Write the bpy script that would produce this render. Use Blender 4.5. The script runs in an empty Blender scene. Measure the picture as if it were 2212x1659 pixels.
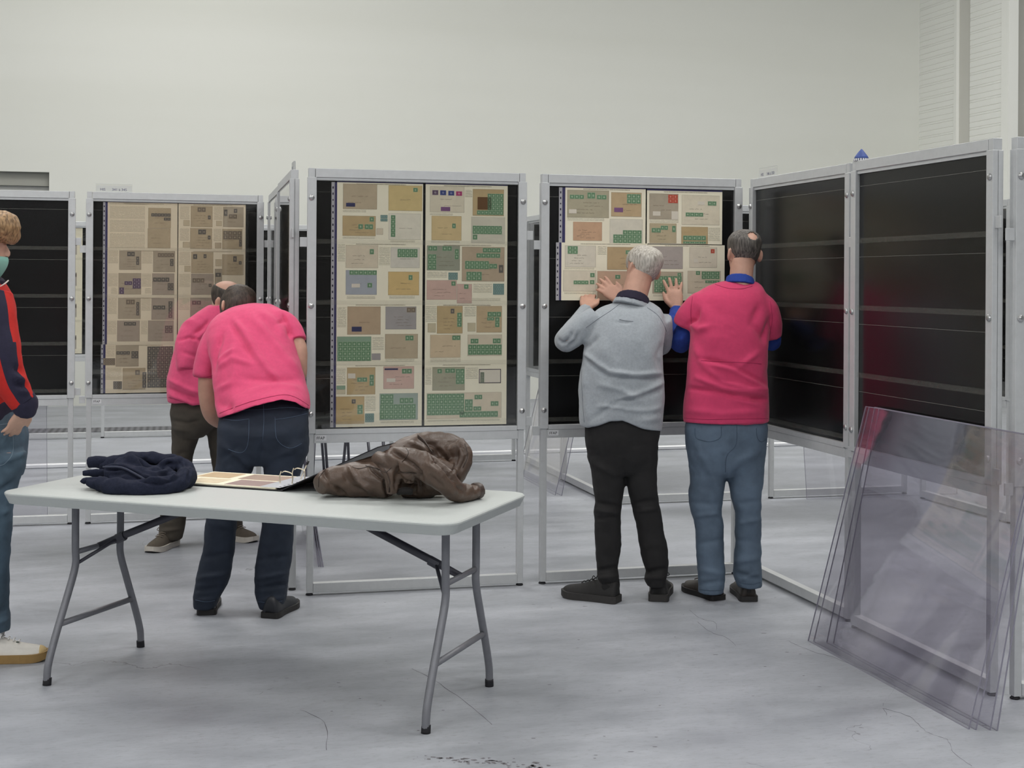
import bpy, bmesh, math, random
import numpy as np
from mathutils import Vector, Matrix, noise as mnoise

random.seed(7)
C = bpy.context.scene.collection
SC = bpy.context.scene
PI = math.pi

# ------------------------------------------------------------------ camera
F_PX, CX, CY, ROLL, CAM_H = 3052.16, 1106.0, 606.2, 0.0059, 1.5453
cR, sR = math.cos(ROLL), math.sin(ROLL)
cam = bpy.data.cameras.new('camera')
cam.sensor_fit = 'HORIZONTAL'; cam.sensor_width = 36.0
cam.lens = F_PX * 36.0 / 2212.0
cam.shift_x = 0.0
cam.shift_y = -(1659 / 2 - CY) / 2212.0
cam.clip_start = 0.05; cam.clip_end = 200
camo = bpy.data.objects.new('camera', cam); C.objects.link(camo)
camo.matrix_world = Matrix(((cR, -sR, 0, 0), (0, 0, -1, 0), (sR, cR, 0, CAM_H), (0, 0, 0, 1)))
SC.camera = camo

# ------------------------------------------------------------------ world, lights, exposure
w = bpy.data.worlds.new('world'); SC.world = w; w.use_nodes = True
w.node_tree.nodes['Background'].inputs[0].default_value = (0.9, 0.95, 1.0, 1)
w.node_tree.nodes['Background'].inputs[1].default_value = 0.05
SC.view_settings.view_transform = 'Standard'
SC.view_settings.look = 'None'
SC.view_settings.exposure = 0.0
SC.view_settings.gamma = 1.0
SC.view_settings.use_curve_mapping = False
SC.cycles.max_bounces = 5
SC.cycles.diffuse_bounces = 3
SC.cycles.glossy_bounces = 3
SC.cycles.caustics_reflective = False
SC.cycles.caustics_refractive = False
SC.cycles.use_adaptive_sampling = True
SC.cycles.adaptive_threshold = 0.06
SC.cycles.adaptive_min_samples = 12
SC.cycles.use_light_tree = False
SC.cycles.transparent_max_bounces = 40
SC.cycles.use_denoising = True

def area(name, loc, size, power, col=(1, 0.98, 0.94), rot=(0, 0, 0)):
    l = bpy.data.lights.new(name, 'AREA'); l.shape = 'RECTANGLE'
    l.size, l.size_y = size; l.energy = power; l.color = col
    o = bpy.data.objects.new(name, l); C.objects.link(o)
    o.location = loc; o.rotation_euler = rot
    return o
# rows of ceiling luminaires of the hall
for x in (-4.2, 3.2):
    for y, pw in ((0.0, 230), (6.5, 210), (13.0, 290)):
        area('ceiling_luminaire', (x + 0.1 * y, y, 7.3), (4.0, 2.4), pw, (1.0, 0.985, 0.95))
# added unseen fill lights, high at the hall's front and left, brightening upright surfaces
area('front_fill', (0, -8.8, 6.3), (26, 2.6), 800, (0.97, 0.985, 1.0), (math.radians(72), 0, 0))
area('left_fill', (-15.8, 8, 6.0), (2.6, 22), 230, (0.97, 0.985, 1.0), (0, math.radians(-72), 0))

# ------------------------------------------------------------------ projection helpers (measure from the photograph)
def P(x, y, Y):
    uu, vv = x - CX, y - CY
    u = cR * uu + sR * vv; v = -sR * uu + cR * vv
    return Vector((u * Y / F_PX, Y, CAM_H - v * Y / F_PX))
def PZ(x, y, z):
    uu, vv = x - CX, y - CY
    u = cR * uu + sR * vv; v = -sR * uu + cR * vv
    Y = (CAM_H - z) * F_PX / v
    return Vector((u * Y / F_PX, Y, z))
def proj_np(co):
    x, y, z = co[:, 0], co[:, 1], co[:, 2] - CAM_H
    u = F_PX * x / y; v = -F_PX * z / y
    return CX + cR * u - sR * v, CY + sR * u + cR * v

# ------------------------------------------------------------------ materials
def lin(c):
    return tuple(((v / 255) / 12.92 if v / 255 <= 0.04045 else ((v / 255 + 0.055) / 1.055) ** 2.4) for v in c)
class NT:
    def __init__(s, name):
        s.m = bpy.data.materials.new(name); s.m.use_nodes = True
        s.t = s.m.node_tree; s.n = s.t.nodes; s.b = s.n['Principled BSDF']
        s.out = s.n['Material Output']
    def node(s, typ, **kw):
        nd = s.n.new(typ)
        for k, v in kw.items():
            if k.startswith('i_'):
                key = k[2:]
                nd.inputs[int(key) if key.isdigit() else key.replace('_', ' ')].default_value = v
            else: setattr(nd, k, v)
        return nd
    def link(s, a, b): s.t.links.new(a, b)
    def math(s, op, a, b=None, c=None):
        nd = s.n.new('ShaderNodeMath'); nd.operation = op
        for i, v in enumerate((a, b, c)):
            if v is None: continue
            if isinstance(v, (int, float)): nd.inputs[i].default_value = v
            else: s.link(v, nd.inputs[i])
        return nd.outputs[0]
    def mix(s, fac, a, b):
        nd = s.n.new('ShaderNodeMix'); nd.data_type = 'RGBA'
        for sock, v in ((nd.inputs[0], fac), (nd.inputs[6], a), (nd.inputs[7], b)):
            if isinstance(v, (int, float)): sock.default_value = v
            elif isinstance(v, tuple): sock.default_value = (*v[:3], 1)
            else: s.link(v, sock)
        return nd.outputs[2]
MC = {}
def mat(name, rgb, rough=0.6, metal=0.0, var=0.0, vscale=8.0, bump=0.0, bscale=200.0, spec=0.5, stretch=None, sheen=0.0):
    if name in MC: return MC[name]
    t = NT(name); c = lin(rgb)
    t.b.inputs['Base Color'].default_value = (*c, 1)
    t.b.inputs['Roughness'].default_value = rough
    t.b.inputs['Metallic'].default_value = metal
    t.b.inputs['Specular IOR Level'].default_value = spec
    if sheen: t.b.inputs['Sheen Weight'].default_value = sheen
    if var or bump:
        tc = t.node('ShaderNodeTexCoord'); mp = t.node('ShaderNodeMapping')
        t.link(tc.outputs['Object'], mp.inputs[0])
        if stretch: mp.inputs['Scale'].default_value = stretch
        if var:
            nz = t.node('ShaderNodeTexNoise', i_Scale=vscale, i_Detail=5.0, i_Roughness=0.65)
            t.link(mp.outputs[0], nz.inputs['Vector'])
            r = t.node('ShaderNodeMapRange', i_1=0.3, i_2=0.7, i_3=1 - var, i_4=1 + var)
            t.link(nz.outputs[0], r.inputs[0])
            mx = t.node('ShaderNodeVectorMath', operation='SCALE'); mx.inputs[0].default_value = c
            t.link(r.outputs[0], mx.inputs['Scale']); t.link(mx.outputs[0], t.b.inputs['Base Color'])
        if bump:
            nb = t.node('ShaderNodeTexNoise', i_Scale=bscale, i_Detail=3.0)
            t.link(mp.outputs[0], nb.inputs['Vector'])
            bp = t.node('ShaderNodeBump', i_Strength=bump, i_Distance=0.002)
            t.link(nb.outputs[0], bp.inputs['Height']); t.link(bp.outputs[0], t.b.inputs['Normal'])
    MC[name] = t.m
    return t.m

def glass_mat(name, tint, f0=0.04, haze=0.0):
    if name in MC: return MC[name]
    t = NT(name); t.n.remove(t.b)
    lw = t.node('ShaderNodeLayerWeight', i_Blend=0.5)
    p5 = t.math('POWER', lw.outputs['Facing'], 5.0)
    fr = t.math('MULTIPLY_ADD', p5, 1 - f0, f0)
    tr = t.node('ShaderNodeBsdfTransparent'); tr.inputs[0].default_value = (*tint, 1)
    gl = t.node('ShaderNodeBsdfGlossy', i_Roughness=0.03)
    gl.inputs[0].default_value = (1, 1, 1, 1)
    ms = t.node('ShaderNodeMixShader')
    if haze:        # dust on the sheet
        df = t.node('ShaderNodeBsdfDiffuse'); df.inputs[0].default_value = (0.62, 0.60, 0.70, 1)
        m2 = t.node('ShaderNodeMixShader', i_0=haze); t.link(tr.outputs[0], m2.inputs[1]); t.link(df.outputs[0], m2.inputs[2]); tr = m2
    t.link(fr, ms.inputs[0]); t.link(tr.outputs[0], ms.inputs[1]); t.link(gl.outputs[0], ms.inputs[2])
    t.link(ms.outputs[0], t.out.inputs[0])
    MC[name] = t.m
    return t.m

def stamp_mat(name, col, pale):
    if name in MC: return MC[name]
    t = NT(name); uv = t.node('ShaderNodeUVMap'); sp = t.node('ShaderNodeSeparateXYZ')
    t.link(uv.outputs[0], sp.inputs[0])
    fx = t.math('ABSOLUTE', t.math('SUBTRACT', t.math('FRACT', sp.outputs[0]), 0.5))
    fy = t.math('ABSOLUTE', t.math('SUBTRACT', t.math('FRACT', sp.outputs[1]), 0.5))
    edge = t.math('GREATER_THAN', t.math('MAXIMUM', fx, fy), 0.455)
    nz = t.node('ShaderNodeTexNoise', i_Scale=2.7, i_Detail=2.0); t.link(uv.outputs[0], nz.inputs['Vector'])
    d2 = t.math('ADD', t.math('MULTIPLY', t.math('POWER', fx, 2.0), 1.5), t.math('POWER', fy, 2.0))
    d2 = t.math('ADD', d2, t.math('MULTIPLY', nz.outputs[0], 0.07))
    cen = t.math('LESS_THAN', d2, 0.085)
    c1 = t.mix(t.math('MULTIPLY', cen, 0.6), lin(col), lin(pale))
    c2 = t.mix(t.math('MULTIPLY', edge, 0.6), c1, lin(pale))
    t.link(c2, t.b.inputs['Base Color']); t.b.inputs['Roughness'].default_value = 0.8
    MC[name] = t.m
    return t.m

def print_mat(name, base, ink):
    """lines of small print, UV in millimetres"""
    if name in MC: return MC[name]
    t = NT(name); uv = t.node('ShaderNodeUVMap'); sp = t.node('ShaderNodeSeparateXYZ')
    t.link(uv.outputs[0], sp.inputs[0])
    row = t.math('MULTIPLY', sp.outputs[1], 0.2)
    ln = t.math('LESS_THAN', t.math('FRACT', row), 0.42)
    mp = t.node('ShaderNodeCombineXYZ'); t.link(t.math('MULTIPLY', sp.outputs[0], 0.25), mp.inputs[0])
    t.link(t.math('MULTIPLY', t.math('FLOOR', row), 3.7), mp.inputs[1])
    nz = t.node('ShaderNodeTexNoise', i_Scale=1.6, i_Detail=2.0); t.link(mp.outputs[0], nz.inputs['Vector'])
    wd = t.math('GREATER_THAN', nz.outputs[0], 0.42)
    t.link(t.mix(t.math('MULTIPLY', t.math('MULTIPLY', ln, wd), 0.75), lin(base), lin(ink)), t.b.inputs['Base Color'])
    t.b.inputs['Roughness'].default_value = 0.9
    MC[name] = t.m
    return t.m

ALU = mat('brushed_aluminium', (205, 207, 208), 0.42, 0.3, 0.04, 30, 0.05, 400)
ALU2 = mat('aluminium_side', (176, 179, 184), 0.4, 0.4, 0.04, 30)
STEEL = mat('screw_steel', (190, 190, 190), 0.28, 0.9)
BLACKB = mat('black_backboard', (20, 20, 20), 0.24, 0, 0.12, 3, spec=0.45)

RUBBER = mat('black_rubber', (28, 27, 32), 0.7)
GLASS = glass_mat('clear_pane', (0.985, 0.985, 0.98))
def veil_mat(name, col, amt):
    t = NT(name); t.b.inputs['Base Color'].default_value = (*lin(col), 1); t.b.inputs['Roughness'].default_value = 0.2
    tr = t.node('ShaderNodeBsdfTransparent'); ms = t.node('ShaderNodeMixShader', i_0=amt)
    t.link(tr.outputs[0], ms.inputs[1]); t.link(t.b.outputs[0], ms.inputs[2]); t.link(ms.outputs[0], t.out.inputs[0])
    return t.m
LEDGE = veil_mat('ledge_plastic', (190, 189, 178), 0.05)
LEDGE2 = veil_mat('ledge_edge', (220, 218, 210), 0.12)
ACRYL = glass_mat('acrylic_sheet', (0.966, 0.962, 0.975), 0.045, 0.022)
PAPERW = mat('sticker_paper', (225, 226, 228), 0.7)
INK = mat('black_print', (25, 25, 30), 0.7)

# ------------------------------------------------------------------ object helpers
def link_obj(name, me, parent=None, m=None):
    o = bpy.data.objects.new(name, me); C.objects.link(o)
    if m is not None and me is not None and len(me.materials) == 0: me.materials.append(m)
    if parent is not None: o.parent = parent
    return o
def tag(o, label=None, cat=None, group=None, kind=None):
    if label: o['label'] = label
    if cat: o['category'] = cat
    if group: o['group'] = group
    if kind: o['kind'] = kind
    return o
def thing(name, label, cat, loc=(0, 0, 0), rz=0.0, group=None):
    o = bpy.data.objects.new(name, None); C.objects.link(o)
    o.location = loc; o.rotation_euler = (0, 0, rz); o.empty_display_size = 0.1
    return tag(o, label, cat, group)
def me_from(bm, name, m=None, smooth=False):
    me = bpy.data.meshes.new(name); bm.to_mesh(me); bm.free()
    if m is not None: me.materials.append(m)
    if smooth:
        me.polygons.foreach_set('use_smooth', [True] * len(me.polygons))
    return me
def add_box(bm, x0, x1, y0, y1, z0, z1, bev=0.0):
    vs = [bm.verts.new(p) for p in ((x0, y0, z0), (x1, y0, z0), (x1, y1, z0), (x0, y1, z0), (x0, y0, z1), (x1, y0, z1), (x1, y1, z1), (x0, y1, z1))]
    fs = [bm.faces.new([vs[i] for i in f]) for f in ((0, 3, 2, 1), (4, 5, 6, 7), (0, 1, 5, 4), (1, 2, 6, 5), (2, 3, 7, 6), (3, 0, 4, 7))]
    if bev:
        es = {e for f in fs for e in f.edges}
        bmesh.ops.bevel(bm, geom=list(es), offset=bev, segments=1, affect='EDGES', clamp_overlap=True)
def box_me(name, b, m, bev=0.0):
    bm = bmesh.new(); add_box(bm, *b, bev=bev); return me_from(bm, name, m)
def loft(bm, rings, cap=True, close=True):
    vs = [[bm.verts.new(p) for p in r] for r in rings]
    n = len(rings[0]); faces = []
    for a, b in zip(vs[:-1], vs[1:]):
        for i in range(n if close else n - 1):
            j = (i + 1) % n
            faces.append(bm.faces.new((a[i], a[j], b[j], b[i])))
    if cap and close:
        bm.faces.new(list(reversed(vs[0]))); bm.faces.new(vs[-1])
    return faces
def ering(c, ax, ay, n=24, p=2.0):
    out = []
    for i in range(n):
        a = 2 * PI * i / n; ca, sa = math.cos(a), math.sin(a)
        x = math.copysign(abs(ca) ** (2 / p), ca); y = math.copysign(abs(sa) ** (2 / p), sa)
        out.append(c + ax * x + ay * y)
    return out
def catmull(pts, k=4):
    if len(pts) < 3 or k <= 1: return [list(p) for p in pts]
    a = np.array(pts, float); out = []
    for i in range(len(a) - 1):
        p0 = a[max(i - 1, 0)]; p1 = a[i]; p2 = a[i + 1]; p3 = a[min(i + 2, len(a) - 1)]
        for s in range(k):
            t = s / k
            out.append(list(0.5 * ((2 * p1) + (-p0 + p2) * t + (2 * p0 - 5 * p1 + 4 * p2 - p3) * t * t + (-p0 + 3 * p1 - 3 * p2 + p3) * t ** 3)))
    out.append(list(a[-1]))
    return out
def tube_rings(pts, n=14, ref=Vector((1, 0, 0)), k=4, p=2.0):
    """pts: (x,y,z,rx[,ry]) in metres"""
    q = [tuple(a) + ((a[3],) if len(a) == 4 else ()) for a in pts]
    q = catmull(q, k); rings = []
    tg = [(Vector(q[min(i + 1, len(q) - 1)][:3]) - Vector(q[max(i - 1, 0)][:3])).normalized() for i in range(len(q))]
    if max(abs(t.dot(ref)) for t in tg) > 0.93:       # never let the path run along the reference
        ref = min((Vector((0, 0, 1)), Vector((0, 1, 0)), Vector((1, 0, 0))), key=lambda r: max(abs(t.dot(r)) for t in tg))
    for i, a in enumerate(q):
        c = Vector(a[:3])
        t = (Vector(q[min(i + 1, len(q) - 1)][:3]) - Vector(q[max(i - 1, 0)][:3])).normalized()
        ax = ref - t * ref.dot(t)
        if ax.length < 0.05: ax = Vector((0, 1, 0)) - t * t.y
        ax.normalize(); ay = t.cross(ax)
        rings.append(ering(c, ax * max(a[3], 1e-4), ay * max(a[4], 1e-4), n, p))
    return rings
def tube(bm, pts, n=14, ref=Vector((1, 0, 0)), k=4, p=2.0):
    return loft(bm, tube_rings(pts, n, ref, k, p))
def ptube(bm, pts, **kw):
    """pts: (px, py, Y, radius[, radius2])"""
    tube(bm, [tuple(P(a[0], a[1], a[2])) + tuple(a[3:]) for a in pts], **kw)
def silh(bm, rows, n=28, p=2.3, k=3, grow=0.0):
    """rows: (x left, x right, y, Y, thickness) measured on the photograph, as level cross-sections"""
    rings = []
    for xl, xr, y, Y, th in catmull(rows, k):
        a, b = P(xl, y, Y), P(xr, y, Y)
        c = (a + b) / 2; ax = (b - a) / 2
        ax *= (ax.length + grow) / ax.length
        rings.append(ering(c, ax, Vector((0, th / 2 + grow, 0)), n, p))
    loft(bm, rings)
def ellipsoid(bm, c, rx, ry, rz, ax=Vector((1, 0, 0)), ay=Vector((0, 1, 0)), az=Vector((0, 0, 1)), n=14, m=8):
    rings = []
    for i in range(m + 1):
        a = -PI / 2 + PI * i / m
        s = max(math.cos(a), 0.02)
        rings.append(ering(c + az * (rz * math.sin(a)), ax * (rx * s), ay * (ry * s), n))
    loft(bm, rings)

def remesh(bm, vox, smooth=3):
    """weld overlapping closed pieces into one continuous surface"""
    me = bpy.data.meshes.new('tmp'); bm.to_mesh(me); bm.free()
    o = bpy.data.objects.new('tmp', me); C.objects.link(o)
    r = o.modifiers.new('r', 'REMESH'); r.mode = 'VOXEL'; r.voxel_size = vox; r.use_smooth_shade = True
    if smooth:
        s = o.modifiers.new('s', 'SMOOTH'); s.factor = 0.5; s.iterations = smooth
    dg = bpy.context.evaluated_depsgraph_get(); dg.update()
    out = bpy.data.meshes.new_from_object(o.evaluated_get(dg))
    bpy.data.objects.remove(o); bpy.data.meshes.remove(me)
    out.materials.clear()
    return out
def get_co(me):
    a = np.empty(len(me.vertices) * 3, np.float32); me.vertices.foreach_get('co', a); return a.reshape(-1, 3).astype(float)
def set_co(me, a):
    me.vertices.foreach_set('co', a.astype(np.float32).ravel()); me.update()
def get_no(me):
    a = np.empty(len(me.vertices) * 3, np.float32); me.vertices.foreach_get('normal', a); return a.reshape(-1, 3).astype(float)
def seg_dist(px, py, x0, y0, x1, y1):
    dx, dy = x1 - x0, y1 - y0; L2 = dx * dx + dy * dy + 1e-9
    t = np.clip(((px - x0) * dx + (py - y0) * dy) / L2, 0, 1)
    # fade towards the ends of a fold
    return np.hypot(px - x0 - t * dx, py - y0 - t * dy), 0.35 + 0.65 * np.sin(np.pi * np.clip(t, 0.02, 0.98))
def wrinkle(me, folds=(), amp=0.0, scale=6.0, floor=None, stretch=(1, 1, 1), fine=0.0):
    co = get_co(me); no = get_no(me); d = np.zeros(len(co))
    if len(folds):
        px, py = proj_np(co)
        tc = np.array([0, 0, CAM_H]) - co; tc /= np.linalg.norm(tc, axis=1)[:, None]
        face = np.clip((tc * no).sum(1) * 2.0, 0, 1)
        for f in folds:
            for (x0, y0), (x1, y1) in zip(f[0][:-1], f[0][1:]):
                ds, fade = seg_dist(px, py, x0, y0, x1, y1)
                # ridge with a valley beside it
                d += 1.6 * face * fade * f[2] * np.exp(-(ds / f[1]) ** 2)
    if amp or fine:
        sx, sy, sz = stretch
        for i, c in enumerate(co):
            v = 0.0
            if amp:
                v += amp * (mnoise.noise(Vector((c[0] * scale * sx, c[1] * scale * sy, c[2] * scale * sz))) + 0.5 * mnoise.noise(Vector((c[0] * scale * 2.3 * sx + 7, c[1] * scale * 2.3 * sy, c[2] * scale * 2.3 * sz))))
            if fine: v += fine * mnoise.noise(Vector((c[0] * 55, c[1] * 55, c[2] * 55)))
            d[i] += v
    co = co + no * d[:, None]
    if floor is not None: co[:, 2] = np.maximum(co[:, 2], floor)
    set_co(me, co)
def soft(name, bm, m, parent, vox=0.009, smooth=3, **kw):
    me = remesh(bm, vox, smooth); me.name = name
    if kw: wrinkle(me, **kw)
    me.materials.append(m)
    me.polygons.foreach_set('use_smooth', [True] * len(me.polygons))
    return link_obj(name, me, parent)
def text_me(s, size, m, extrude=0.0004):
    cu = bpy.data.curves.new('txt', 'FONT'); cu.body = s; cu.size = size; cu.extrude = extrude
    cu.resolution_u = 2
    o = bpy.data.objects.new('txt', cu); C.objects.link(o)
    dg = bpy.context.evaluated_depsgraph_get(); dg.update()
    me = bpy.data.meshes.new_from_object(o.evaluated_get(dg))
    bpy.data.objects.remove(o); bpy.data.curves.remove(cu)
    me.materials.clear(); me.materials.append(m)
    # stand it up: text plane x,y -> x,z facing -y
    co = get_co(me); set_co(me, np.stack([co[:, 0], -co[:, 2], co[:, 1]], 1))
    me.flip_normals() if False else None
    return me

# ================================================================== THE SETTING
YAW = math.radians(14.2)                      # the building and the frame rows share this bearing
DV = Vector((math.cos(YAW), math.sin(YAW), 0))     # along the back wall
NV = Vector((math.sin(YAW), -math.cos(YAW), 0))    # from the back wall towards us

def floor_mat():
    t = NT('polished_concrete'); tc = t.node('ShaderNodeTexCoord')
    mp = t.node('ShaderNodeMapping'); mp.inputs['Rotation'].default_value = (0, 0, -YAW); t.link(tc.outputs['Object'], mp.inputs[0])
    mps = t.node('ShaderNodeMapping'); mps.inputs['Scale'].default_value = (0.9, 2.2, 1); t.link(mp.outputs[0], mps.inputs[0])
    n1 = t.node('ShaderNodeTexNoise', i_Scale=1.3, i_Detail=8.0, i_Roughness=0.68); t.link(mps.outputs[0], n1.inputs['Vector'])
    n2 = t.node('ShaderNodeTexNoise', i_Scale=0.7, i_Detail=3.0); t.link(mp.outputs[0], n2.inputs['Vector'])
    n3 = t.node('ShaderNodeTexNoise', i_Scale=26.0, i_Detail=5.0, i_Roughness=0.75); t.link(mps.outputs[0], n3.inputs['Vector'])
    f1 = t.node('ShaderNodeMapRange', i_1=0.3, i_2=0.72); t.link(n1.outputs[0], f1.inputs[0])
    c1 = t.mix(f1.outputs[0], lin((133, 137, 143)), lin((186, 189, 196)))
    f2 = t.node('ShaderNodeMapRange', i_1=0.35, i_2=0.7, i_3=0.0, i_4=0.5); t.link(n2.outputs[0], f2.inputs[0])
    c2 = t.mix(f2.outputs[0], c1, lin((164, 167, 176)))
    f3 = t.node('ShaderNodeMapRange', i_1=0.52, i_2=0.74, i_3=0.0, i_4=0.42); t.link(n3.outputs[0], f3.inputs[0])
    c3 = t.mix(f3.outputs[0], c2, lin((116, 115, 116)))
    # hairline cracks: voronoi edges bent by noise, in patches only
    nw = t.node('ShaderNodeTexNoise', i_Scale=2.2, i_Detail=5.0); t.link(mp.outputs[0], nw.inputs['Vector'])
    av = t.node('ShaderNodeVectorMath', operation='MULTIPLY_ADD'); av.inputs[1].default_value = (0.8, 0.8, 0)
    t.link(nw.outputs[1], av.inputs[0]); t.link(mp.outputs[0], av.inputs[2])
    vo = t.node('ShaderNodeTexVoronoi', feature='DISTANCE_TO_EDGE', i_Scale=0.62); t.link(av.outputs[0], vo.inputs['Vector'])
    ck = t.math('LESS_THAN', vo.outputs['Distance'], 0.0011)
    np_ = t.node('ShaderNodeTexNoise', i_Scale=1.1, i_Detail=1.0); t.link(mp.outputs[0], np_.inputs['Vector'])
    ck = t.math('MULTIPLY', ck, t.math('GREATER_THAN', np_.outputs[0], 0.6))
    c4 = t.mix(t.math('MULTIPLY', ck, 0.5), c3, lin((92, 90, 92)))
    t.link(c4, t.b.inputs['Base Color'])
    rr = t.node('ShaderNodeMapRange', i_1=0.3, i_2=0.7, i_3=0.38, i_4=0.6); t.link(n1.outputs[0], rr.inputs[0])
    t.link(rr.outputs[0], t.b.inputs['Roughness'])
    t.b.inputs['Specular IOR Level'].default_value = 0.35
    bp = t.node('ShaderNodeBump', i_Strength=0.08, i_Distance=0.004); t.link(n3.outputs[0], bp.inputs['Height'])
    t.link(bp.outputs[0], t.b.inputs['Normal'])
    return t.m
def wall_mat():
    t = NT('painted_hall_wall'); tc = t.node('ShaderNodeTexCoord')
    mp = t.node('ShaderNodeMapping'); mp.inputs['Scale'].default_value = (0.12, 0.12, 1.6); t.link(tc.outputs['Object'], mp.inputs[0])
    n1 = t.node('ShaderNodeTexNoise', i_Scale=1.0, i_Detail=2.0); t.link(mp.outputs[0], n1.inputs['Vector'])
    f = t.node('ShaderNodeMapRange', i_1=0.3, i_2=0.7); t.link(n1.outputs[0], f.inputs[0])
    t.link(t.mix(f.outputs[0], lin((221, 222, 214)), lin((226, 227, 220))), t.b.inputs['Base Color'])
    t.b.inputs['Roughness'].default_value = 0.75
    return t.m
FLOOR_M, WALL_M = floor_mat(), wall_mat()
DARKW = mat('dark_hall_end', (70, 68, 62), 0.9)
WHITEP = mat('white_cladding', (240, 241, 235), 0.55)
GREYP = mat('grey_cladding', (205, 204, 196), 0.7)

bm = bmesh.new(); add_box(bm, -16, 16, -9, 30, -0.12, 0)
tag(link_obj('floor', me_from(bm, 'floor', FLOOR_M)), kind='structure')
BW0 = Vector((-5.5, 17.0, 0))                          # a point on the back wall
def wall_pt(s, out=0.0, z=0.0):
    v = BW0 + DV * s + NV * out; return Vector((v.x, v.y, z))
def prism(bm, poly, z0, z1):
    a = [bm.verts.new((p.x, p.y, z0)) for p in poly]; b = [bm.verts.new((p.x, p.y, z1)) for p in poly]
    n = len(poly)
    bm.faces.new(list(reversed(a))); bm.faces.new(b)
    for i in range(n): bm.faces.new((a[i], a[(i + 1) % n], b[(i + 1) % n], b[i]))
def strip_wall(name, s0, s1, z0, z1, m, out=0.0, thick=0.25, parent=None):
    bm = bmesh.new(); prism(bm, [wall_pt(s0, out), wall_pt(s1, out), wall_pt(s1, out - thick), wall_pt(s0, out - thick)], z0, z1)
    bmesh.ops.recalc_face_normals(bm, faces=bm.faces)
    return tag(link_obj(name, me_from(bm, name, m), parent), kind='structure')
# where pixel columns 105 and 1983 meet the back wall
def wall_s(px):
    k = (px - CX) / F_PX     # X/Y on the wall
    # BW0.x + DV.x s = k (BW0.y + DV.y s)
    return (k * BW0.y - BW0.x) / (DV.x - k * DV.y)
s_door, s_corner = wall_s(105), wall_s(1984)
ROOM_H = 8.0
# left end of the wall with a deep door opening whose top shows over the frames
Yd = wall_pt(s_door).y
z_door = CAM_H - (372 - (CY + sR * (105 - CX))) * Yd / F_PX
strip_wall('wall_back', s_door, s_corner + 0.3, 0, ROOM_H, WALL_M)
strip_wall('wall_back_lintel', s_door - 3.0, s_door, z_door, ROOM_H, WALL_M)
strip_wall('wall_back_left', s_door - 14, s_door - 3.0, 0, ROOM_H, WALL_M)
door = strip_wall('door_1', s_door - 3.0, s_door, 0, z_door + 0.1, mat('grey_roller_door', (176, 177, 173), 0.6, 0, 0.03, 2), out=-0.12, thick=0.1)
z2 = CAM_H - (401 - (CY + sR * (60 - CX))) * Yd / F_PX
o = strip_wall('roller_box', s_door - 3.0, s_door, z2, z_door + 0.05, mat('grey_roller_box', (158, 158, 150), 0.7), out=-0.08, thick=0.04, parent=door)
del o['kind']
# right wall: ribbed white panels, flat pilasters, running towards us from the corner
COR = wall_pt(s_corner)
def rw(t, out=0.0):       # t metres towards us along the right wall, out = into the hall
    return COR + NV * t - DV * out
def rib_panel(name, t0, t1):
    bm = bmesh.new(); z = 0.0; prof = [(0.006, 0.0)]
    while z < ROOM_H:
        for gz in (0.055, 0.135, 0.165):
            prof += [(0.006, z + gz - 0.006), (0.000, z + gz - 0.002), (0.000, z + gz + 0.002), (0.006, z + gz + 0.006)]
        z += 0.18
    prof.append((0.006, z))
    L = [[bm.verts.new((*(rw(t, o_)).xy, zz)) for o_, zz in prof] for t in (t0, t1)]
    for i in range(len(prof) - 1): bm.faces.new((L[0][i], L[0][i + 1], L[1][i + 1], L[1][i]))
    bot = [bm.verts.new((*(rw(t, -0.15)).xy, zz)) for t in (t0, t1) for zz in (0, z)]
    bm.faces.new((bot[0], bot[1], bot[3], bot[2]))
    bmesh.ops.recalc_face_normals(bm, faces=bm.faces)
    tag(link_obj(name, me_from(bm, name, WHITEP)), kind='structure')
def rw_box(name, t0, t1, o0, o1, z0, z1, m):
    bm = bmesh.new(); prism(bm, [rw(t0, o0), rw(t1, o0), rw(t1, o1), rw(t0, o1)], z0, z1)
    bmesh.ops.recalc_face_normals(bm, faces=bm.faces)
    tag(link_obj(name, me_from(bm, name, m)), kind='structure')
rib_panel('wall_right', 0.0, 0.92)
rw_box('trim_1', 0.92, 0.985, -0.1, 0.03, 0, ROOM_H, WHITEP)
rw_box('trim_2', 0.985, 1.27, -0.2, -0.012, 0, ROOM_H, GREYP)
rib_panel('wall_right_panel', 1.27, 2.0)
rw_box('trim_3', 2.0, 2.16, -0.12, 0.02, 0, ROOM_H, WHITEP)
# beyond the pilaster the wall steps back
rw_box('wall_right_recess', 1.35, 1.6, -6.0, -0.15, 0, ROOM_H, GREYP)
rw_box('trim_4', 1.60, 1.68, -6.0, -0.15, 3.28, 3.36, mat('dark_rail', (120, 119, 110), 0.6))
rw_box('wall_right_near', 2.16, 30, -6.0, -5.7, 0, ROOM_H, WALL_M)
# hall ends that only show as reflections
bm = bmesh.new(); add_box(bm, -16, 16, -9.3, -9, 0, ROOM_H); tag(link_obj('wall_front', me_from(bm, 'wall_front', DARKW)), kind='structure')
bm = bmesh.new(); add_box(bm, -16.3, -16, -9, 30, 0, ROOM_H); tag(link_obj('wall_left', me_from(bm, 'wall_left', WALL_M)), kind='structure')
bm = bmesh.new(); add_box(bm, -16.3, 16, -9.3, 30, ROOM_H, ROOM_H + 0.2); tag(link_obj('ceiling', me_from(bm, 'ceiling', mat('ceiling_white', (200, 200, 196), 0.8))), kind='structure')

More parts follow.
